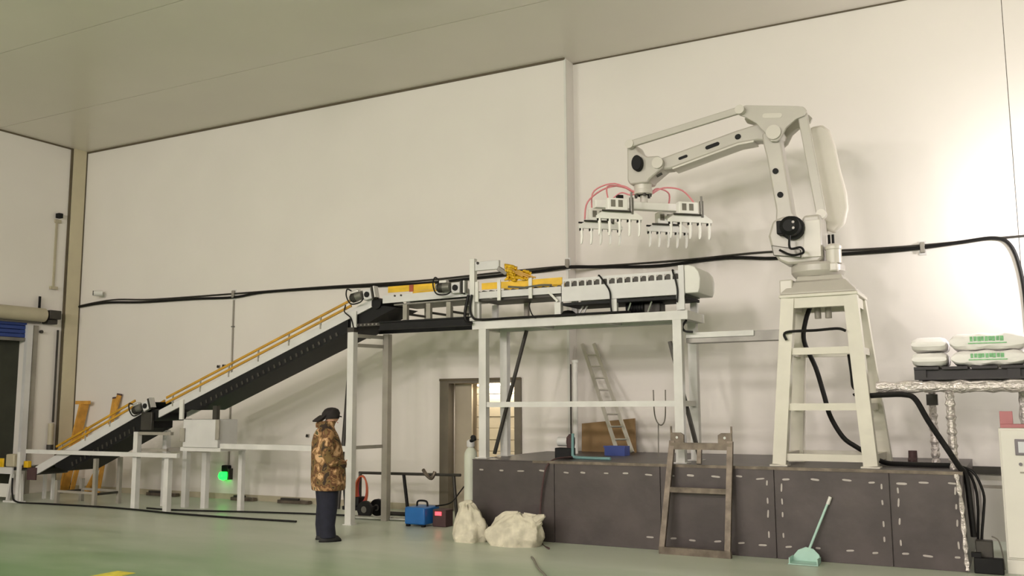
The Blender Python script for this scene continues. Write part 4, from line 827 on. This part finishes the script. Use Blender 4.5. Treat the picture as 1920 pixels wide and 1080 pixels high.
# ================================================================== PERSON
def person():
    e = thing('person', 'person in camouflage jacket, dark cap and navy trousers standing by the stand', 'person', (-7.88, 9.60, 0), rz=R(50))
    # body: one continuous skinned figure, pelvis first
    V = []; E = []; RAD = []
    def jt(p, r, parent=None):
        V.append(p); RAD.append(r if isinstance(r, tuple) else (r, r)); i = len(V)-1
        if parent is not None: E.append((parent, i))
        return i
    pel = jt((-.02, 0, .90), (.12, .13)); sp1 = jt((-.02, 0, 1.05), (.11, .12), pel); ch = jt((-.03, 0, 1.26), (.11, .14), sp1)
    nk = jt((-.02, 0, 1.42), .055, ch); n2 = jt((.01, 0, 1.47), .052, nk); hd = jt((.04, 0, 1.545), (.078, .088), n2); tp = jt((.04, 0, 1.61), (.075, .085), hd)
    nose = jt((.135, 0, 1.535), .014, hd)
    for s in (-1, 1):
        jt((.035, s*.085, 1.54), (.012, .02), hd)
        s0 = jt((-.03, s*.17, 1.36), .06, ch); el = jt((-.05, s*.25, 1.10), .045, s0); wr0 = jt((.14, s*.19, .98), .032, el); hn = jt((.20, s*.12, .965), (.036, .02), wr0)
        for k, (L, dy) in enumerate(((.085, .028), (.095, .010), (.09, -.008), (.07, -.026))):
            a = jt((.222, s*.075, .955+dy*1.1), .0095, hn); b = jt((.235, s*.045, .952+dy*1.1), .009, a); jt((.232, s*(.045-L*.45), .948+dy*1.1), .008, b)
        th = jt((.215, s*.115, 1.0), .0105, hn); jt((.235, s*.085, 1.015), .009, th)
        hp = jt((-.02, s*.095, .84), .095, pel); kn = jt((.0, s*.105, .48), .06, hp); an = jt((-.03, s*.11, .09), .042, kn); to = jt((.08, s*.125, .045), (.038, .03), an); jt((.13, s*.13, .04), (.036, .022), to)
    me = bpy.data.meshes.new('body'); bm = bmesh.new(); lay = bm.verts.layers.skin.verify()
    bv = [bm.verts.new(p) for p in V]
    for v, r in zip(bv, RAD): v[lay].radius = r
    for a, b in E: bm.edges.new((bv[a], bv[b]))
    bv[0][lay].use_root = True; bm.to_mesh(me); bm.free(); me.materials.append(MATS['skin'])
    o = bpy.data.objects.new('body', me); COL.objects.link(o); o.parent = e; ORG[o] = (0,0,0)
    o.modifiers.new('skin', 'SKIN').use_smooth_shade = True; o.modifiers.new('sub', 'SUBSURF').levels = 1
    # jacket
    jk = MB().loft([(.64, .02, 0, .205, .265), (.65, .02, 0, .215, .275), (.78, .015, 0, .22, .275), (.95, .01, 0, .215, .27), (1.1, -.005, 0, .205, .262), (1.24, -.02, 0, .185, .255), (1.34, -.03, 0, .155, .235), (1.40, -.03, 0, .12, .18), (1.44, -.02, 0, .098, .12), (1.50, .0, 0, .098, .105), (1.515, .005, 0, .09, .095)], 28, .012).build('jacket', 'camo', e)
    for s in (-1, 1):
        MB().tube(smooth([(-.02, s*.17, 1.355), (-.05, s*.245, 1.28), (-.065, s*.285, 1.12), (-.01, s*.29, 1.02), (.10, s*.235, .975), (.17, s*.165, .965)], 5), [.085+.012*math.sin(i*.9)-.0012*i for i in range(26)], 14).build('sleeve', 'camo', jk)
        MB().beam((.05, s*.275, .92), (.17, s*.20, .92), .02, .14).build('pocket_flap', 'camo', jk)
    MB().loft([(1.43, -.04, 0, .115, .125), (1.48, -.045, 0, .118, .122), (1.51, -.04, 0, .105, .112), (1.515, -.03, 0, .09, .1)], 20, .03).build('collar', 'camo', jk)
    # trousers
    tr = MB()
    for s in (-1, 1): tr.loft([(.05, .0, s*.115, .095, .085), (.06, .0, s*.115, .105, .095), (.2, -.015, s*.112, .105, .095), (.45, .005, s*.108, .115, .1), (.7, -.005, s*.1, .135, .115), (.86, -.01, s*.085, .15, .125)], 18, .015)
    tr.build('trousers', 'trousers', e)
    for s in (-1, 1):
        sh_ = MB().loft([(.0, .03, s*.12, .14, .052), (.03, .03, s*.12, .14, .054), (.07, .015, s*.12, .115, .05), (.1, -.03, s*.118, .06, .048)], 18).build('shoe', 'shoe', e)
        MB().loft([(.0, .03, s*.12, .145, .056), (.02, .03, s*.12, .145, .056)], 18).build('sole', 'rubber', sh_)
    cp = MB().loft([(1.545, .02, 0, .118, .108), (1.56, .025, 0, .12, .11), (1.62, .035, 0, .117, .107), (1.665, .04, 0, .09, .085), (1.685, .04, 0, .05, .05), (1.69, .04, 0, .01, .01)], 22).build('cap', 'hat', e)
    MB().add([(.12, -.085, 1.575), (.165, -.06, 1.563), (.175, 0, 1.56), (.165, .06, 1.563), (.12, .085, 1.575), (.12, -.085, 1.587), (.165, -.06, 1.575), (.175, 0, 1.572), (.165, .06, 1.575), (.12, .085, 1.587)], [(0,1,2,3,4), (9,8,7,6,5), (0,5,6,1), (1,6,7,2), (2,7,8,3), (3,8,9,4), (4,9,5,0)]).build('brim', 'hat', cp)
    MB().loft([(1.505, -.15, 0, .05, .085), (1.52, -.14, 0, .065, .095), (1.55, -.10, 0, .07, .1), (1.59, -.06, 0, .05, .1)], 16).build('neck_flap', 'hat', cp)
    for s in (-1, 1): MB().lathe([(.004, -.009), (.009, 0), (.004, .009)], (.119, s*.03, 1.555), 8).build('eye', 'rubber', e)
    MB().tube([(.122, -.022, 1.493), (.126, 0, 1.492), (.122, .022, 1.493)], .005, 6).build('mouth', 'red_plastic', e)
person()
